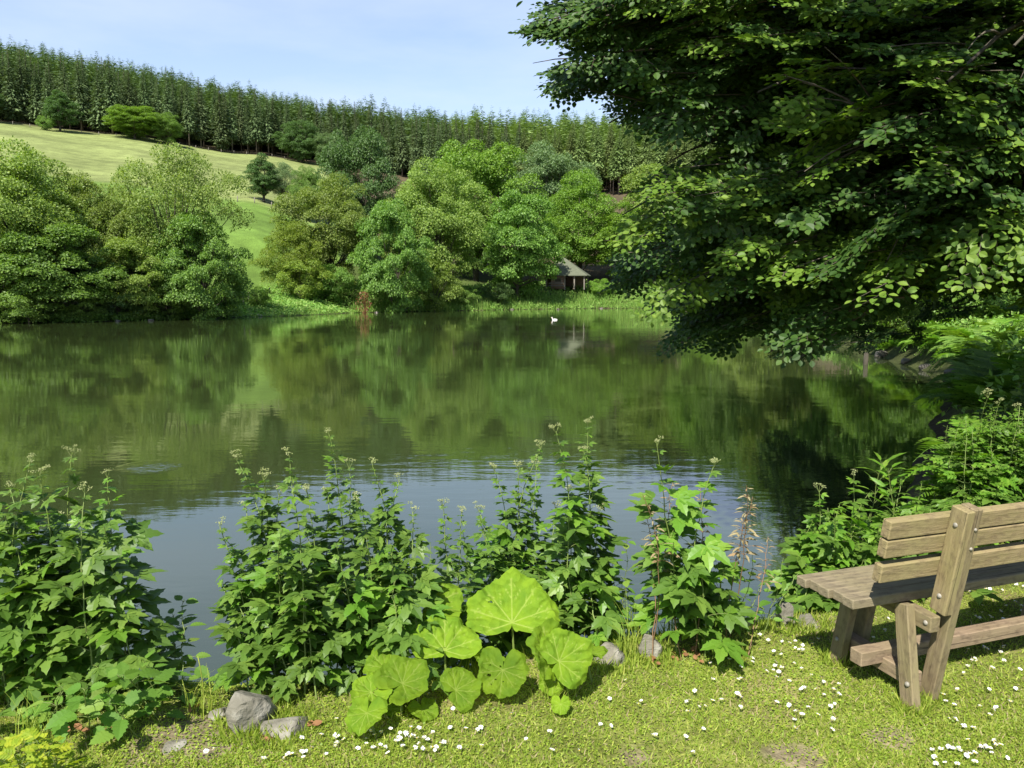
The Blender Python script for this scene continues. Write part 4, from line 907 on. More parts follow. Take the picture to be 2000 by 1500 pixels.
def clump(tips, Y, feet, seed):
    """tips in picture pixels at depth Y (with a real spread in depth), feet = (px0, px1, Y0, Y1) on the ground"""
    r = np.random.RandomState(seed); out = []
    for (x, y) in tips:
        Yd = Y+r.uniform(-.28, .28); b = atY(x, y, Yd); fx = np.interp(x, [min(t[0] for t in tips), max(t[0] for t in tips)], feet[:2])+r.uniform(-18, 18)
        fy = r.uniform(*feet[2:]); X = (fx-1000)/F*fy; out.append(((X, fy, max(hz(X, fy), .02)-.01), b))
    return out
def extra(n, x0, x1, y0, y1, seed):
    r = np.random.RandomState(seed); return [(r.uniform(x0, x1), r.uniform(y0, y1)) for _ in range(n)]

G1 = 'tall leafy plants along the pond edge'
c = clump([(20, 955), (58, 905), (78, 925), (140, 888), (166, 960), (210, 930), (-30, 940), (120, 1010)], 3.25, (-40, 180, 2.9, 3.5), 1)
herb('pond_edge_plant', 'tall leafy plant clump at the left edge with pale buds on high stalks', 'plant', c, leaf=.13, group=G1, seed=1, nodes=20, light=.25)
c = clump(extra(13, -60, 250, 1010, 1230, 2), 3.2, (-40, 230, 2.8, 3.4), 2)
herb('pond_edge_plant', 'lower dense leaves filling the foot of the tall clump at the left edge', 'plant', c, leaf=.135, group=G1, seed=2, nodes=20, head=False, light=.25)
c = clump([(462, 897), (515, 935), (566, 890), (600, 960), (643, 848), (545, 965), (430, 1030), (480, 990)], 3.35, (480, 640, 2.95, 3.5), 3)
herb('pond_edge_plant', 'tall leafy plant clump above the large grey boulder, left half of the middle plants', 'plant', c, leaf=.10, group=G1, seed=3, nodes=25)
c = clump([(682, 912), (728, 910), (780, 940), (806, 1000), (760, 1020), (640, 960), (700, 980)], 3.4, (620, 800, 3.0, 3.5), 4)
herb('pond_edge_plant', 'tall leafy plant clump left of the butterbur leaves, right half of the middle plants', 'plant', c, leaf=.10, group=G1, seed=4, nodes=25)
c = clump(extra(18, 425, 810, 1000, 1230, 5), 3.25, (480, 790, 2.85, 3.4), 5)
herb('pond_edge_plant', 'dense lower leaves at the foot of the middle plants', 'plant', c, leaf=.105, group=G1, seed=5, nodes=24, head=False)
c = clump([(865, 985), (902, 1000), (966, 918), (1012, 915), (1056, 875), (1048, 910), (935, 995)], 3.85, (900, 1040, 3.5, 3.9), 6)
herb('pond_edge_plant', 'leafy plant clump behind the big butterbur leaf with high thin stalks', 'plant', c, leaf=.10, group=G1, seed=6, nodes=24)
c = clump([(1086, 842), (1148, 828), (1140, 880), (1110, 960), (1170, 1000), (1085, 990)], 3.85, (1060, 1170, 3.5, 3.9), 7)
herb('pond_edge_plant', 'tallest leafy plant clump right of the big butterbur leaf', 'plant', c, leaf=.12, group=G1, seed=7, nodes=21)
c = clump(extra(11, 860, 1190, 1010, 1150, 8), 3.7, (890, 1190, 3.4, 3.8), 8)
herb('pond_edge_plant', 'lower leaves behind the butterbur, filling in under the tallest clump', 'plant', c, leaf=.135, group=G1, seed=8, nodes=16, head=False)
c = clump([(1283, 868), (1395, 908), (1300, 1010), (1350, 985)], 3.6, (1340, 1400, 3.35, 3.6), 9)
herb('pond_edge_plant', 'leafy plant with two high pale flower stalks left of the upright pale rock', 'plant', c, leaf=.14, group=G1, seed=9, nodes=12, head=(0, 1), light=.35)
c = clump(extra(8, 1290, 1440, 1050, 1150, 10), 3.5, (1320, 1430, 3.3, 3.6), 10)
herb('pond_edge_plant', 'broad lower leaves of the plant left of the upright pale rock', 'plant', c, leaf=.15, group=G1, seed=10, nodes=11, head=False, light=.4)
c = clump([(1255, 965), (1368, 952), (1458, 948), (1315, 940), (1500, 1048), (1262, 990), (1470, 970)], 3.45, (1300, 1470, 3.3, 3.45), 11)
herb('nettle_plant', 'thin nettle stalks with pale pinkish tops left of the bench', 'plant', c, kind='narrow', mat='herb_pale', stem='stem_red', leaf=.055, group='nettles at the pond edge', seed=11, nodes=14, head=False, stemw=.003, low=.55, per=4, top_leaf=.5)
c = clump([(1530, 1090), (1560, 1120), (1500, 1130), (1470, 1080)], 3.7, (1450, 1530, 3.5, 3.7), 12)
herb('nettle_plant', 'low yellowish nettle between the upright pale rock and the bench seat', 'plant', c, kind='single', mat='nettle', leaf=.07, group='nettles at the pond edge', seed=12, nodes=11, head=False, stemw=.003)
c = clump([(360, 1170), (340, 1200), (300, 1225), (325, 1270), (280, 1290), (250, 1260)], 3.1, (210, 330, 2.85, 3.0), 13)
herb('nettle_plant', 'slender nettle leaning over the water right of the left edge clump', 'plant', c, kind='single', mat='nettle', leaf=.085, group='nettles at the pond edge', seed=13, nodes=24, head=False, stemw=.003, top_leaf=.55)
c = clump(extra(10, -40, 270, 1320, 1400, 14), 2.8, (-60, 280, 2.6, 2.9), 14)
herb('nettle_plant', 'low broad-leaved nettles at the foot of the left edge clump', 'plant', c, kind='single', mat='nettle', leaf=.085, group='nettles at the pond edge', seed=14, nodes=20, head=False, stemw=.003, top_leaf=.7)
c = clump(extra(8, -60, 80, 1430, 1480, 15), 2.35, (-80, 110, 2.2, 2.5), 15)
herb('ground_plant', 'bright yellow-green low plant in the lower left corner', 'plant', c, kind='pinn', mat='lime', leaf=.07, seed=15, nodes=20, head=False, stemw=.002, top_leaf=.8)
c = clump([(840, 1060), (880, 1090), (905, 1040), (1195, 1080), (1215, 1130), (1225, 1050)], 3.75, (850, 1220, 3.4, 3.7), 22)
herb('nettle_plant', 'thin nettle stalks mixed in between the middle clumps', 'plant', c, kind='single', mat='nettle', leaf=.075, group='nettles at the pond edge', seed=22, nodes=18, head=False, stemw=.0025, top_leaf=.5)
# behind the bench
c = clump([(1600, 958), (1668, 930), (1640, 985), (1700, 960), (1760, 935), (1800, 945), (1590, 1010)], 4.5, (1590, 1800, 4.2, 4.8), 16)
herb('pond_edge_plant', 'light green leafy plants directly behind the left end of the bench', 'plant', c, leaf=.14, group=G1, seed=16, nodes=15, light=.4, head=(0, 1))
c = clump(extra(22, 1570, 1880, 985, 1110, 17), 4.3, (1570, 1870, 4.0, 4.7), 17)
herb('pond_edge_plant', 'dense lower leaves behind the bench seat', 'plant', c, leaf=.15, group=G1, seed=17, nodes=15, head=False, light=.4)
c = clump([(1725, 902), (1735, 915)], 4.5, (1720, 1745, 4.4, 4.6), 18)
herb('willowherb_plant', 'upright plant with narrow leaves rising above the bench plants', 'plant', c, kind='narrow', mat='herb_light', leaf=.13, seed=18, nodes=15, head=False, upright=.5, per=3, top_leaf=.8)
c = clump(extra(34, 1840, 2080, 820, 960, 19)+extra(24, 1870, 2080, 790, 850, 119)+[(1930, 775), (1950, 790), (1985, 800)], 5.4, (1860, 2060, 5.0, 5.9), 19)
herb('leafy_shrub', 'big rounded light green shrub above the bench back at the right edge', 'shrub', c, kind='pinn', mat='herb', leaf=.12, seed=19, nodes=24, head=(58, 59, 60), light=.45, headsz=1.2)
c = clump(extra(22, 1800, 2080, 930, 1010, 20), 5.0, (1800, 2060, 4.8, 5.5), 20)
herb('leafy_shrub', 'lower leaves of the shrubbery just over the bench back at the right', 'shrub', c, kind='palm', mat='herb', leaf=.14, seed=20, nodes=15, head=False, light=.2)
for i, (px, py, s) in enumerate([(1850, 890, .36), (1838, 935, .32), (1868, 855, .40), (1905, 830, .38)]):
    p = atY(px, py, 5.3+.1*i); g = hz(p[0], 5.3)
    fern(p[0]+.12, 5.3+.1*i, s, ['yellow-green fern at the left side of the big shrub', 'lowest yellowish fern peeping out left of the big shrub', 'tall green fern rising behind the left side of the big shrub', 'fern standing highest at the top left of the big shrub'][i], n=8, mat='herb_light', z=p[2]-s*.55, group='ferns beside the big shrub')
r_ = np.random.RandomState(8)
for (x, y, n, nm) in ((6.5, 9.2, 8, 'shady green plant clump on the right bank beyond the big shrub'), (4.6, 6.6, 9, 'green plant clump at the water between bench and big shrub')):
    st = []
    for k in range(n*2):
        a = np.array([x+r_.normal()*.4, y+r_.normal()*.3, 0]); a[2] = max(hz(a[0], a[1]), 0); st.append((a, a+np.array([r_.normal()*.15, r_.normal()*.15, r_.uniform(.35, .7)])))
    herb('pond_edge_plant', nm, 'plant', st, leaf=.13, group=G1, seed=int(x*10), nodes=13, head=False)

# ------------------------------------------------------------------ butterbur
def butterbur_mat():
    m, nt, out = newmat('butterbur_leaf'); N = nt.nodes.new; L = nt.links.new
    a = N('ShaderNodeAttribute'); a.attribute_name = 'vein'; tc = N('ShaderNodeTexCoord'); n = N('ShaderNodeTexNoise'); n.inputs['Scale'].default_value = 14; n.inputs['Detail'].default_value = 5; L(tc.outputs['Object'], n.inputs['Vector'])
    r = N('ShaderNodeValToRGB'); r.color_ramp.elements[0].position = .3; r.color_ramp.elements[0].color = (.11, .20, .014, 1); r.color_ramp.elements[1].position = .7; r.color_ramp.elements[1].color = (.20, .30, .018, 1); L(n.outputs['Fac'], r.inputs[0])
    mi = N('ShaderNodeMix'); mi.data_type = 'RGBA'; mi.inputs['B'].default_value = (.27, .34, .06, 1); L(a.outputs['Fac'], mi.inputs['Factor']); L(r.outputs[0], mi.inputs['A'])
    b = N('ShaderNodeBsdfPrincipled'); b.inputs['Roughness'].default_value = .75; b.inputs['Specular IOR Level'].default_value = .12; oi = N('ShaderNodeObjectInfo'); hv = N('ShaderNodeHueSaturation'); qa = N('ShaderNodeMapRange'); qa.inputs[3].default_value = .68; qa.inputs[4].default_value = 1.08; L(oi.outputs['Random'], qa.inputs[0]); L(qa.outputs[0], hv.inputs['Value']); hv.inputs['Hue'].default_value = .507; L(mi.outputs['Result'], hv.inputs['Color']); L(hv.outputs[0], b.inputs['Base Color'])
    n2 = N('ShaderNodeTexVoronoi'); n2.inputs['Scale'].default_value = 32; L(tc.outputs['Object'], n2.inputs['Vector']); bp = N('ShaderNodeBump'); bp.inputs['Strength'].default_value = .8; bp.inputs['Distance'].default_value = .012; L(n2.outputs['Distance'], bp.inputs['Height']); L(bp.outputs[0], b.inputs['Normal'])
    t = N('ShaderNodeBsdfTranslucent'); t.inputs['Color'].default_value = (.42, .52, .03, 1); x = N('ShaderNodeMixShader'); x.inputs[0].default_value = .38; L(b.outputs[0], x.inputs[1]); L(t.outputs[0], x.inputs[2]); L(x.outputs[0], out.inputs[0]); return m
M['butterbur'] = butterbur_mat()
def bleaf(parent, o, px, py, Y, Rpx, az, pitch, roll=0, seed=1, cup=.12, squash=1., foot=None, holes=0, fan=0.):
    """one kidney-shaped leaf; (px,py) is where the stalk meets it; az/pitch give the midrib's direction away from the notch"""
    r = np.random.RandomState(seed); J = atY(px, py, Y); R = Rpx/F*Y
    nt_, nr = 150, 26; th = np.linspace(-PI, PI, nt_+1)[:-1]; rim = []
    for a in th:
        q = abs(a)/PI; base = 1-.18*q; notch = np.clip((q-.86)/.14, 0, 1); rr = base*(1-.93*notch**1.5)
        rr *= 1+.045*math.sin(a*5+seed)+.03*math.sin(a*11+seed*2)+.012*math.sin(a*29)+.008*math.sin(a*53)
        rr *= 1-fan*.72*float(smooth((q-.52)/.3))
        if q > .6 and not fan: rr *= 1.0+.12*math.sin((q-.6)/.26*PI) if q < .86 else 1
        rim.append(rr)
    rim = np.array(rim); g = np.linspace(.0, 1, nr+1)[1:]
    X = np.outer(g, rim*np.sin(th)); Yl = np.outer(g, rim*np.cos(th))
    V = np.stack([X.ravel(), Yl.ravel(), np.zeros(X.size)], -1); V = np.concatenate([[[0, 0, 0]], V])
    segs = []
    for a in (0, .62, -.62, 1.25, -1.25, 1.95, -1.95):
        d = np.array([math.sin(a), math.cos(a)]); L = .88; segs.append((np.zeros(2), d*L, .0105))
        for t, s in ((.42, 1), (.55, -1), (.72, 1), (.8, -1)):
            b = a+s*.55; segs.append((d*L*t, d*L*t+np.array([math.sin(b), math.cos(b)])*(.9-t)*.75, .0055))
    dm = np.zeros(len(V)); ridge = np.zeros(len(V))
    for a, b, w in segs:
        e = b-a; t = np.clip(((V[:, 0]-a[0])*e[0]+(V[:, 1]-a[1])*e[1])/(e@e), 0, 1); dd = np.hypot(V[:, 0]-a[0]-t*e[0], V[:, 1]-a[1]-t*e[1]); ww = w*(1.15-.7*t)
        dm = np.maximum(dm, np.clip(1.6-dd/ww, 0, 1)); ridge = np.maximum(ridge, np.exp(-(dd/.07)**2))
    rr = np.hypot(V[:, 0], V[:, 1]); an = np.arctan2(V[:, 0], V[:, 1])
    V[:, 2] = cup*rr**1.6+.055*(1-ridge)*rr**.5-.03*0+.085*rr**2*np.sin(an*3+seed)+.05*rr**2*np.sin(an*7+seed*3)+.03*rr**3*np.sin(an*15+seed)-.5*np.clip(rr-.80, 0, 1)*(1+np.sin(an*2+seed*1.7))
    V[:, 0] *= squash
    i = np.arange(nr-1)[:, None]*nt_; j = np.arange(nt_)[None]; j2 = (j+1) % nt_; q = (np.stack([i+j, i+j2, i+nt_+j2, i+nt_+j], -1).reshape(-1, 4)+1)
    tri = np.stack([np.zeros(nt_, int), j2[0]+1, j[0]+1], -1)[:, ::-1]
    q = q[:, ::-1]
    if holes:
        c = V[q].mean(1); k = np.ones(len(q), bool)
        for h in range(holes):
            hc = np.array([r.uniform(-.5, .5), r.uniform(-.1, .6)]); k &= np.hypot(c[:, 0]-hc[0], (c[:, 1]-hc[1])*1.4) > r.uniform(.025, .07)
        q = q[k]
    az = math.radians(az); pt = math.radians(pitch); d = np.array([math.cos(az)*math.cos(pt), math.sin(az)*math.cos(pt), math.sin(pt)]); side = np.array([math.sin(az), -math.cos(az), 0]); n = np.cross(side, d)
    if roll: c_, s_ = math.cos(math.radians(roll)), math.sin(math.radians(roll)); side, n = side*c_+n*s_, n*c_-side*s_
    Wd = (V*R)@np.stack([side, d, n]); Wd += J-o
    mb = MB(); mb.v = [Wd]; mb.n = len(Wd); mb.f = [(q, 0, True), (tri, 0, True)]; me = mb.mesh('leaf', M['butterbur'])
    at = me.attributes.new('vein', 'FLOAT', 'POINT'); at.data.foreach_set('value', dm.astype(np.float32)); ob = link('leaf', me, parent)
    fx = J[0]+r.uniform(-.03, .03) if foot is None else foot[0]; fy = Y+.02 if foot is None else foot[1]; f = np.array([fx, fy, hz(fx, fy)-.02]); pm = MB(); tube(pm, bez(f-o, (f-o)*.5+(J-o)*.5+r.normal(size=3)*.01, J-o-n*.004, 8), np.linspace(.0065, .004, 8), 7); pm.build('petiole', M['stem'], ob)
def butter(label, base, leaves):
    b = atz(base[0], base[1], LAWN); t = empty('butterbur_plant', b); tag(t, label, 'plant', 'butterbur plants in front of the pond')
    for i, a in enumerate(leaves): bleaf(t, b, seed=i+base[0] % 7+1, **a)
K = dict
butter('tallest butterbur with the largest round leaf held upright behind the others', (1000, 1300), [
    K(px=1000, py=1216, Y=3.2, Rpx=104, az=90, pitch=38, cup=.14, roll=5, fan=1, squash=1.0, holes=1), K(px=869, py=1270, Y=3.0, Rpx=80, az=96, pitch=36, fan=1, roll=-6, cup=.12), K(px=836, py=1184, Y=3.2, fan=1, Rpx=74, az=20, pitch=14, roll=-25, cup=.05)])
butter('lime green butterbur with notched round leaves low on the left, nearest the boulder', (770, 1390), [
    K(px=786, py=1335, Y=2.82, Rpx=60, az=40, pitch=22, cup=.28, roll=-22), K(px=725, py=1352, Y=2.78, Rpx=44, az=215, pitch=-8, cup=.16, roll=24, holes=2), K(px=752, py=1305, Y=2.92, Rpx=46, az=105, pitch=32, cup=.1), K(px=716, py=1392, Y=2.66, Rpx=48, az=255, pitch=-28, cup=.05, roll=-10), K(px=826, py=1385, Y=2.80, Rpx=34, az=300, pitch=-15), K(px=890, py=1348, Y=2.86, fan=.6, Rpx=52, az=28, pitch=14, roll=-36, cup=.1),
    K(px=760, py=1385, Y=2.85, Rpx=30, az=60, pitch=15)])
butter('butterbur with paired drooping leaves on the right, beside the rounded grey rock', (1060, 1330), [
    K(px=982, py=1308, Y=2.93, Rpx=57, az=262, pitch=-42, cup=.10, roll=8, holes=6), K(px=955, py=1292, Y=3.02, Rpx=46, az=125, pitch=20, roll=-20), K(px=1078, py=1292, Y=3.0, fan=.5, Rpx=80, az=118, pitch=52, roll=-14, cup=.15, squash=.75), K(px=1092, py=1292, Y=2.96, fan=.8, Rpx=72, az=22, pitch=24, roll=-48, cup=.1, squash=.9), K(px=1150, py=1275, Y=3.1, Rpx=40, az=10, pitch=0, roll=-10, squash=.6), K(px=1078, py=1330, Y=2.98, Rpx=30, az=270, pitch=-50), K(px=1095, py=1375, Y=2.84, Rpx=22, az=265, pitch=-48)])

# ------------------------------------------------------------------ bench
def bench():
    A = math.radians(18.9); o = np.array([1.586, 2.896, LAWN]); I4 = {}
    t = empty('wooden_bench', o, A); tag(t, 'sturdy weathered wooden park bench seen from behind, facing the pond', 'bench')
    def timber(name, a, b, w, h, mat, up=(0, 0, 1), bev=.004):
        """square timber from a to b; w across, h along up. Its own x axis runs along it so the grain follows"""
        a = np.array(a, float); b = np.array(b, float); L = np.linalg.norm(b-a); ex = (b-a)/L; ez = np.array(up, float); ez = unit(ez-ex*(ez@ex)); ey = np.cross(ez, ex)
        mb = MB(); box(mb, (0, 0, 0), (L, w, h), None, 0, bev); ob = mb.build(name, M[mat], t); m = Matrix([[ex[0], ey[0], ez[0], (a+b)[0]/2], [ex[1], ey[1], ez[1], (a+b)[1]/2], [ex[2], ey[2], ez[2], (a+b)[2]/2], [0, 0, 0, 1]]); ob.matrix_basis = m; I4[ob.name] = m; return ob
    def bolt(par, p, n, r=.010):
        """dome head; p and n given in bench space"""
        mb = MB(); p = np.array(p, float); n = unit(np.array(n, float)); tube(mb, [p-n*.004, p+n*.002, p+n*.005, p+n*.007], [r*1.1, r, r*.75, r*.2], 12); ob = mb.build('bolt', M['metal'], par); ob.matrix_basis = I4[par.name].inverted()
    LEN = 1.75; s0 = -.226; T_ = .042; W_ = .068
    for i in range(5):
        tt = .086+.032+i*.0648; ds = [0, .010, -.006, .004, -.012][i]; timber('seat_plank', (s0+ds, tt, .427-.002*i), (s0+LEN, tt, .427-.002*i), .059, .040, 'seat')
    f = lambda h: .05-.165*h                        # the lean of the rear post
    for e, ss in enumerate((0, LEN-.45)):
        sg = 1 if e == 0 else -1; k = lambda s: ss+sg*s
        ol = timber('leg', (k(.012), .0, -.03), (k(.030), .085, .405), T_, W_, 'leg', up=(0, 1, 0)); fl = timber('leg', (k(.005), .416, -.03), (k(.020), .345, .405), T_, W_, 'leg', up=(0, 1, 0))
        fi = timber('leg', (k(.118), .416, -.03), (k(.118), .345, .405), T_, W_, 'leg', up=(0, 1, 0))
        po = timber('back_post', (k(.150), f(-.03), -.03), (k(.150), f(.842), .842), T_, W_, 'leg', up=(0, 1, 0))
        o2 = timber('back_support', (k(.107), f(.40)-.002, .40), (k(.107), f(.84)-.002, .838), T_, W_+.006, 'rail', up=(0, 1, 0))
        c1 = timber('crossbar', (k(.076), .39, .372), (k(.076), -.028, .352), .050, .066, 'leg'); c2 = timber('crossbar', (k(.066), .43, .098), (k(.066), .035, .094), .060, .064, 'stretcher')
        if e == 0:
            bolt(ol, (-.007, .012, .10), (-1, 0, 0)); bolt(fl, (-.013, .395, .12), (-1, 0, 0)); bolt(o2, (.086, f(.77), .77), (-1, 0, 0)); bolt(o2, (.086, f(.47), .47), (-1, 0, 0)); bolt(c1, (.051, -.004, .355), (-1, 0, 0))
            for hh in (.755, .675): bolt(po, (.150, f(hh)-.034, hh), (0, -1, -.16), .007)
    for h in (.766, .688, .585):                     # three back rails on the water side of the posts
        tt = f(h)+.034+.022; timber('back_rail', (s0+.03, tt, h), (s0+LEN, tt, h), .042, .073, 'rail', up=(0, -.165, 1))
    timber('stretcher', (-.077, .215, .131), (LEN-.38, .215, .131), .066, .062, 'stretcher')
bench()

# ------------------------------------------------------------------ lawn: blades, clover, daisies, litter
def lawn():
    r = np.random.RandomState(55)
    def spots(n, ymin=2.0, ymax=5.6, x0=-2.6, x1=4.2):
        u = r.uniform(size=n); Y = 1/(1/ymin-u*(1/ymin-1/ymax)); X = r.uniform(-.74, .74, n)*Y; k = (X > x0) & (X < x1+.0*Y); X, Y = X[k], Y[k]; z, sd, _, _ = height(X, Y)
        k = (sd > .12) & (z > .25); return X[k], Y[k], z[k], sd[k]
    BL = np.array([(-.09, 0, 0), (.09, 0, 0), (.06, .55, .10), (-.06, .55, .10), (0, 1, .32)]); BF = [(0, 1, 2, 3), (3, 2, 4)]
    mb = MB(); X, Y, z, sd = spots(330000)
    dens = .62+.45*wob(X, Y, 2.2, 60)+.2*wob(X, Y, 8, 61); k = r.uniform(size=len(X)) < np.clip(dens, .12, 1)
    for bx, by, br in ((1540, 1470, .10), (1740, 1430, .10), (1235, 1475, .06), (440, 1425, .18), (1025, 1270, .12)):
        p = atz(bx, by, LAWN); k &= (np.hypot((X-p[0])/1.3, Y-p[1])+.05*wob(X, Y, 14, 30) > br*.8) | (r.uniform(size=len(X)) < .12)
    X, Y, z = X[k], Y[k], z[k]; P = np.stack([X, Y, z-.002], -1); n = len(P)
    D = np.stack([r.normal(size=n)*.75, r.normal(size=n)*.75, np.full(n, .75)], -1); sc = r.uniform(.012, .032, n)
    dry = r.uniform(size=n) < .10
    for fl, mi in ((False, 0), (True, 1)): scatter(mb, BL*np.array([1.0, 1, 1]), BF, frames(D[dry == fl], r.normal(size=(np.sum(dry == fl), 3))+(0, -.3, .6)), P[dry == fl], sc[dry == fl], mi)
    # small round clover and daisy-rosette leaflets
    X, Y, z, sd = spots(110000); k = r.uniform(size=len(X)) < np.clip(.6+.6*wob(X, Y, 3.3, 62), .1, 1); X, Y, z = X[k], Y[k], z[k]; P = np.stack([X, Y, z+r.uniform(.002, .014, len(X))], -1)
    CV = np.array([(0, 0, 0), (.4, .35, .06), (.42, .75, .05), (0, 1, 0), (-.42, .75, .05), (-.4, .35, .06)]); CF = [(0, 1, 2, 3), (0, 3, 4, 5)]
    scatter(mb, CV, CF, frames(r.normal(size=P.shape)*(1, 1, .2), r.normal(size=P.shape)*.35+(0, 0, 1)), P, r.uniform(.005, .0105, len(P)), 2)
    # longer fringe where the lawn meets the bank and around the bench feet
    X, Y, z, sd = spots(90000); k = (sd < .75+.2*wob(X, Y, 5, 70)) & (r.uniform(size=len(X)) < .75); X, Y, z = X[k], Y[k], z[k]; P = np.stack([X, Y, z-.004], -1); n = len(P)
    D = np.stack([r.normal(size=n)*.45, r.normal(size=n)*.45+.1, np.ones(n)], -1); scatter(mb, BL*np.array([.55, 1, 1]), BF, frames(D, r.normal(size=(n, 3))+(0, -.8, .2)), P, r.uniform(.03, .09, n))
    ft = []
    A9 = math.radians(18.9)
    for (sx, tx) in ((.012, 0), (.005, .416), (.118, .416), (.15, .055), (1.29, 0), (1.3, .416), (1.15, .055)):
        ft.append((1.586+sx*math.cos(A9)-tx*math.sin(A9), 2.896+sx*math.sin(A9)+tx*math.cos(A9), .055, 260))
    for (bx, by) in ((495, 1415), (545, 1428), (1190, 1290), (1265, 1280), (1530, 1220), (1575, 1218)):
        p = atz(bx, by, LAWN); ft.append((p[0], p[1], .12, 420))
    for (fx, fy, fr, n) in ft:
        a = r.uniform(0, 6.28, n); q = fr*r.uniform(.6, 1.25, n); X = fx+np.cos(a)*q; Y = fy+np.sin(a)*q; z = height(X, Y)[0]; k = z > .4; X, Y, z = X[k], Y[k], z[k]
        D = np.stack([r.normal(size=len(X))*.4, r.normal(size=len(X))*.4, np.ones(len(X))], -1); scatter(mb, BL*np.array([.6, 1, 1]), BF, frames(D, r.normal(size=D.shape)+(0, -.8, .2)), np.stack([X, Y, z-.004], -1), r.uniform(.025, .075, len(X)))
    o = mb.build('grass', [M['grass'], M['straw'], M['clover']]); tag(o, 'short sunlit lawn of grass and clover in the foreground', 'grass', kind='stuff')
lawn()
def tufts():
    r = np.random.RandomState(66)
    for (px, py, h, n, lb) in ((398, 1395, .16, 45, 'tuft of tall thin grass at the water left of the large boulder'), (1225, 1290, .20, 40, 'arching grass tuft between the two grey rocks'), (1235, 1240, .28, 30, 'long grass blades over the water behind the pointed rock'), (70, 1450, .16, 70, 'grass tuft in the lower left corner'), (1080, 1372, .10, 30, 'small grass tuft under the butterbur'), (1440, 1285, .12, 30, 'grass tuft below the leafy plant left of the bench')):
        p = atz(px, py, LAWN); g = hz(p[0], p[1]); mb = MB()
        for k in range(n):
            a = r.uniform(0, 6.28); L = h*r.uniform(.5, 1.25); d = np.array([math.cos(a), math.sin(a), 0]); e = d*L*r.uniform(.2, .8)+np.array([0, 0, L*r.uniform(.6, 1)]); s = np.array([r.normal()*.035, r.normal()*.03, 0])
            pts = bez(s, s+np.array([0, 0, L*.7]), s+e, 6); sd = unit(np.cross(d, (0, 0, 1)))*.0022; ww = np.linspace(1, .1, 6)[:, None]; V = np.concatenate([pts-sd*ww, pts+sd*ww]); i = np.arange(5); mb.add(V, np.stack([i, i+1, i+7, i+6], -1))
        if px == 398:
            q = bez((0, 0, 0), (.01, 0, .12), (-.012, 0, .24), 6); tube(mb, q, [.0022]*6, 4)
        tag(mb.build('grass_tuft', M['grass'], None, (p[0], p[1], g)), lb, 'grass tuft', 'grass tufts')
tufts()
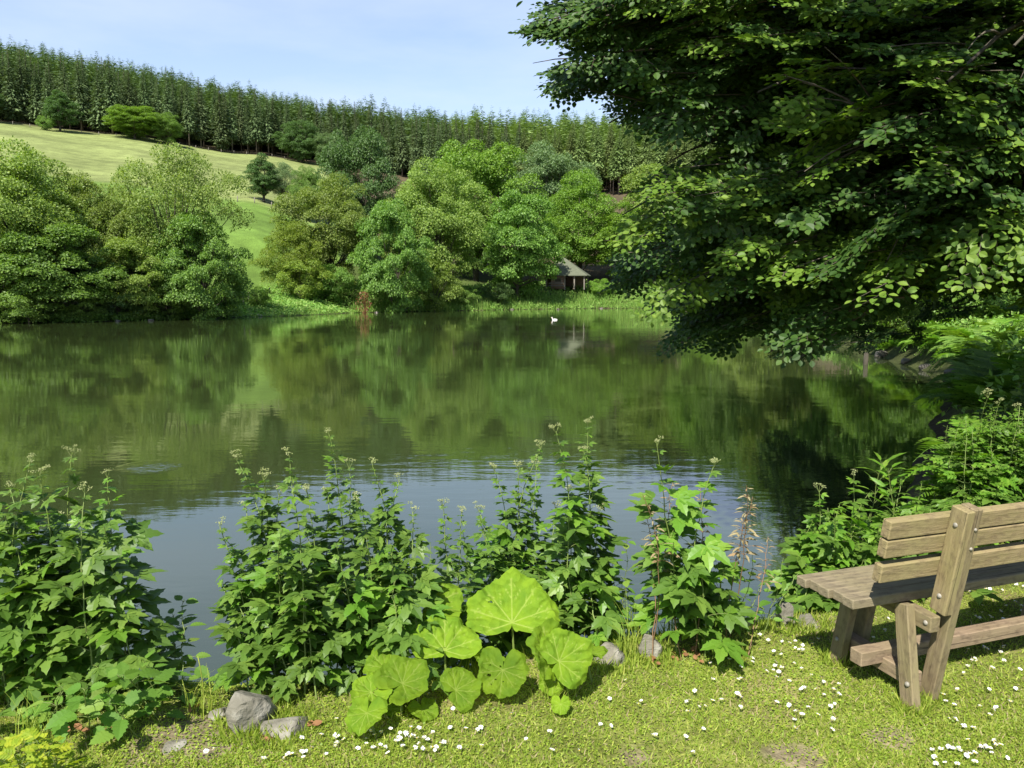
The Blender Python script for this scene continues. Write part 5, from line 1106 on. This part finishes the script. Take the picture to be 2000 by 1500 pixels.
def daisies():
    r = np.random.RandomState(71); ms = []
    for s in range(4):
        mb = MB(); n = 16; a = np.arange(n)*2*PI/n+r.normal(size=n)*.08; D = np.stack([np.cos(a), np.sin(a), .25+r.normal(size=n)*.2*(s > 0)], -1); P = D*.003+np.array([0, 0, .028])
        scatter(mb, np.array([(-.12, 0, 0), (.12, 0, 0), (.19, .7, 0), (0, 1, 0), (-.19, .7, 0)]), [(0, 1, 2, 3, 4)], frames(D, np.tile((0, 0, 1.), (n, 1))), P, r.uniform(.0085, .0105, n), 0)
        tube(mb, [(0, 0, .0275), (0, 0, .030), (0, 0, .0315)], [.0034, .003, .001], 8, 1); tube(mb, [(r.normal()*.004, r.normal()*.004, -.004), (0, 0, .028)], [.0008, .0008], 4, 2, cap=False)
        ms.append(mb.mesh('daisy', [M['petal'], M['daisy_eye'], M['stem']]))
    sp = []
    fixed = [(658, 1423), (862, 1480), (845, 1388), (838, 1380), (1000, 1418), (1175, 1421), (1225, 1335), (1190, 1367), (1186, 1420), (1355, 1371), (1365, 1380), (1385, 1302), (1440, 1333), (1450, 1335), (1530, 1263), (1540, 1268), (1555, 1277), (1560, 1283), (1585, 1335), (1606, 1337), (1420, 1297), (1460, 1245), (1485, 1250), (1500, 1262), (1510, 1300), (1515, 1310), (945, 1333), (950, 1372), (885, 1408), (905, 1398), (1098, 1260), (585, 1458)]
    sp += fixed
    def patch(n, x0, x1, y0, y1):
        for _ in range(n): sp.append((r.uniform(x0, x1), r.uniform(y0, y1)))
    patch(20, 700, 900, 1440, 1495); patch(28, 600, 860, 1448, 1498); patch(8, 400, 600, 1475, 1498); patch(8, 870, 1180, 1430, 1495); patch(12, 1340, 1540, 1300, 1400); patch(14, 1440, 1600, 1240, 1340); patch(10, 1180, 1400, 1340, 1490); patch(20, 1830, 1990, 1350, 1470); patch(22, 1820, 1960, 1450, 1498); patch(14, 1880, 1999, 1270, 1330); patch(20, 1500, 1640, 1330, 1440)
    patch(32, 1870, 1999, 1140, 1215); patch(8, 1650, 1740, 1200, 1260)
    for i, (px, py) in enumerate(sp):
        p = atz(px+r.uniform(-2, 2), py, LAWN); z, sd, _, _ = height(p[:1], p[1:2])
        if sd[0] < .15: continue
        o = link('daisy', ms[i % 4], None, (p[0], p[1], float(z[0]))); s = r.uniform(.6, .92); o.scale = (s, s, r.uniform(.7, 1.2)); o.rotation_euler = (r.normal()*.25, r.normal()*.25, r.uniform(0, 6.28))
        w_ = 'in the dense group below the butterbur' if px < 900 and py > 1430 else 'in the lower right corner of the lawn' if px > 1800 and py > 1340 else 'in the grass behind the bench' if px > 1800 else 'beside the bench legs' if px > 1600 else 'between the rocks and the bench' if px > 1440 and py < 1340 else 'scattered left of the bench legs' if px > 1480 else 'scattered in the middle of the lawn' if px > 1100 else 'close to the butterbur leaves'
        tag(o, 'small white daisy '+w_, 'daisy', 'daisies in the lawn')
    for i, (px, py) in enumerate([(1316, 1285), (1345, 1275), (1365, 1288), (612, 1432), (150, 1438), (385, 1398), (515, 1452), (1395, 1250), (220, 1430), (1290, 1300)]):
        p = atz(px, py, LAWN); mb = MB(); scatter(mb, BLEAF_V, BLEAF_F, frames(r.normal(size=(3, 3))*(1, 1, .3), r.normal(size=(3, 3))*.4+(0, 0, 1)), r.normal(size=(3, 3))*.012*(1, 1, .3)+(0, 0, .012), r.uniform(.025, .045, 3))
        tag(mb.build('dead_leaf', M['litter'], None, (p[0], p[1], hz(p[0], p[1])+.006)), 'curled brown dead leaves '+('below the leafy plant left of the bench' if px > 1200 else 'at the foot of the left edge clump' if px < 300 else 'beside the large squared boulder'), 'dead leaf', 'dead leaves at the lawn edge')
daisies()
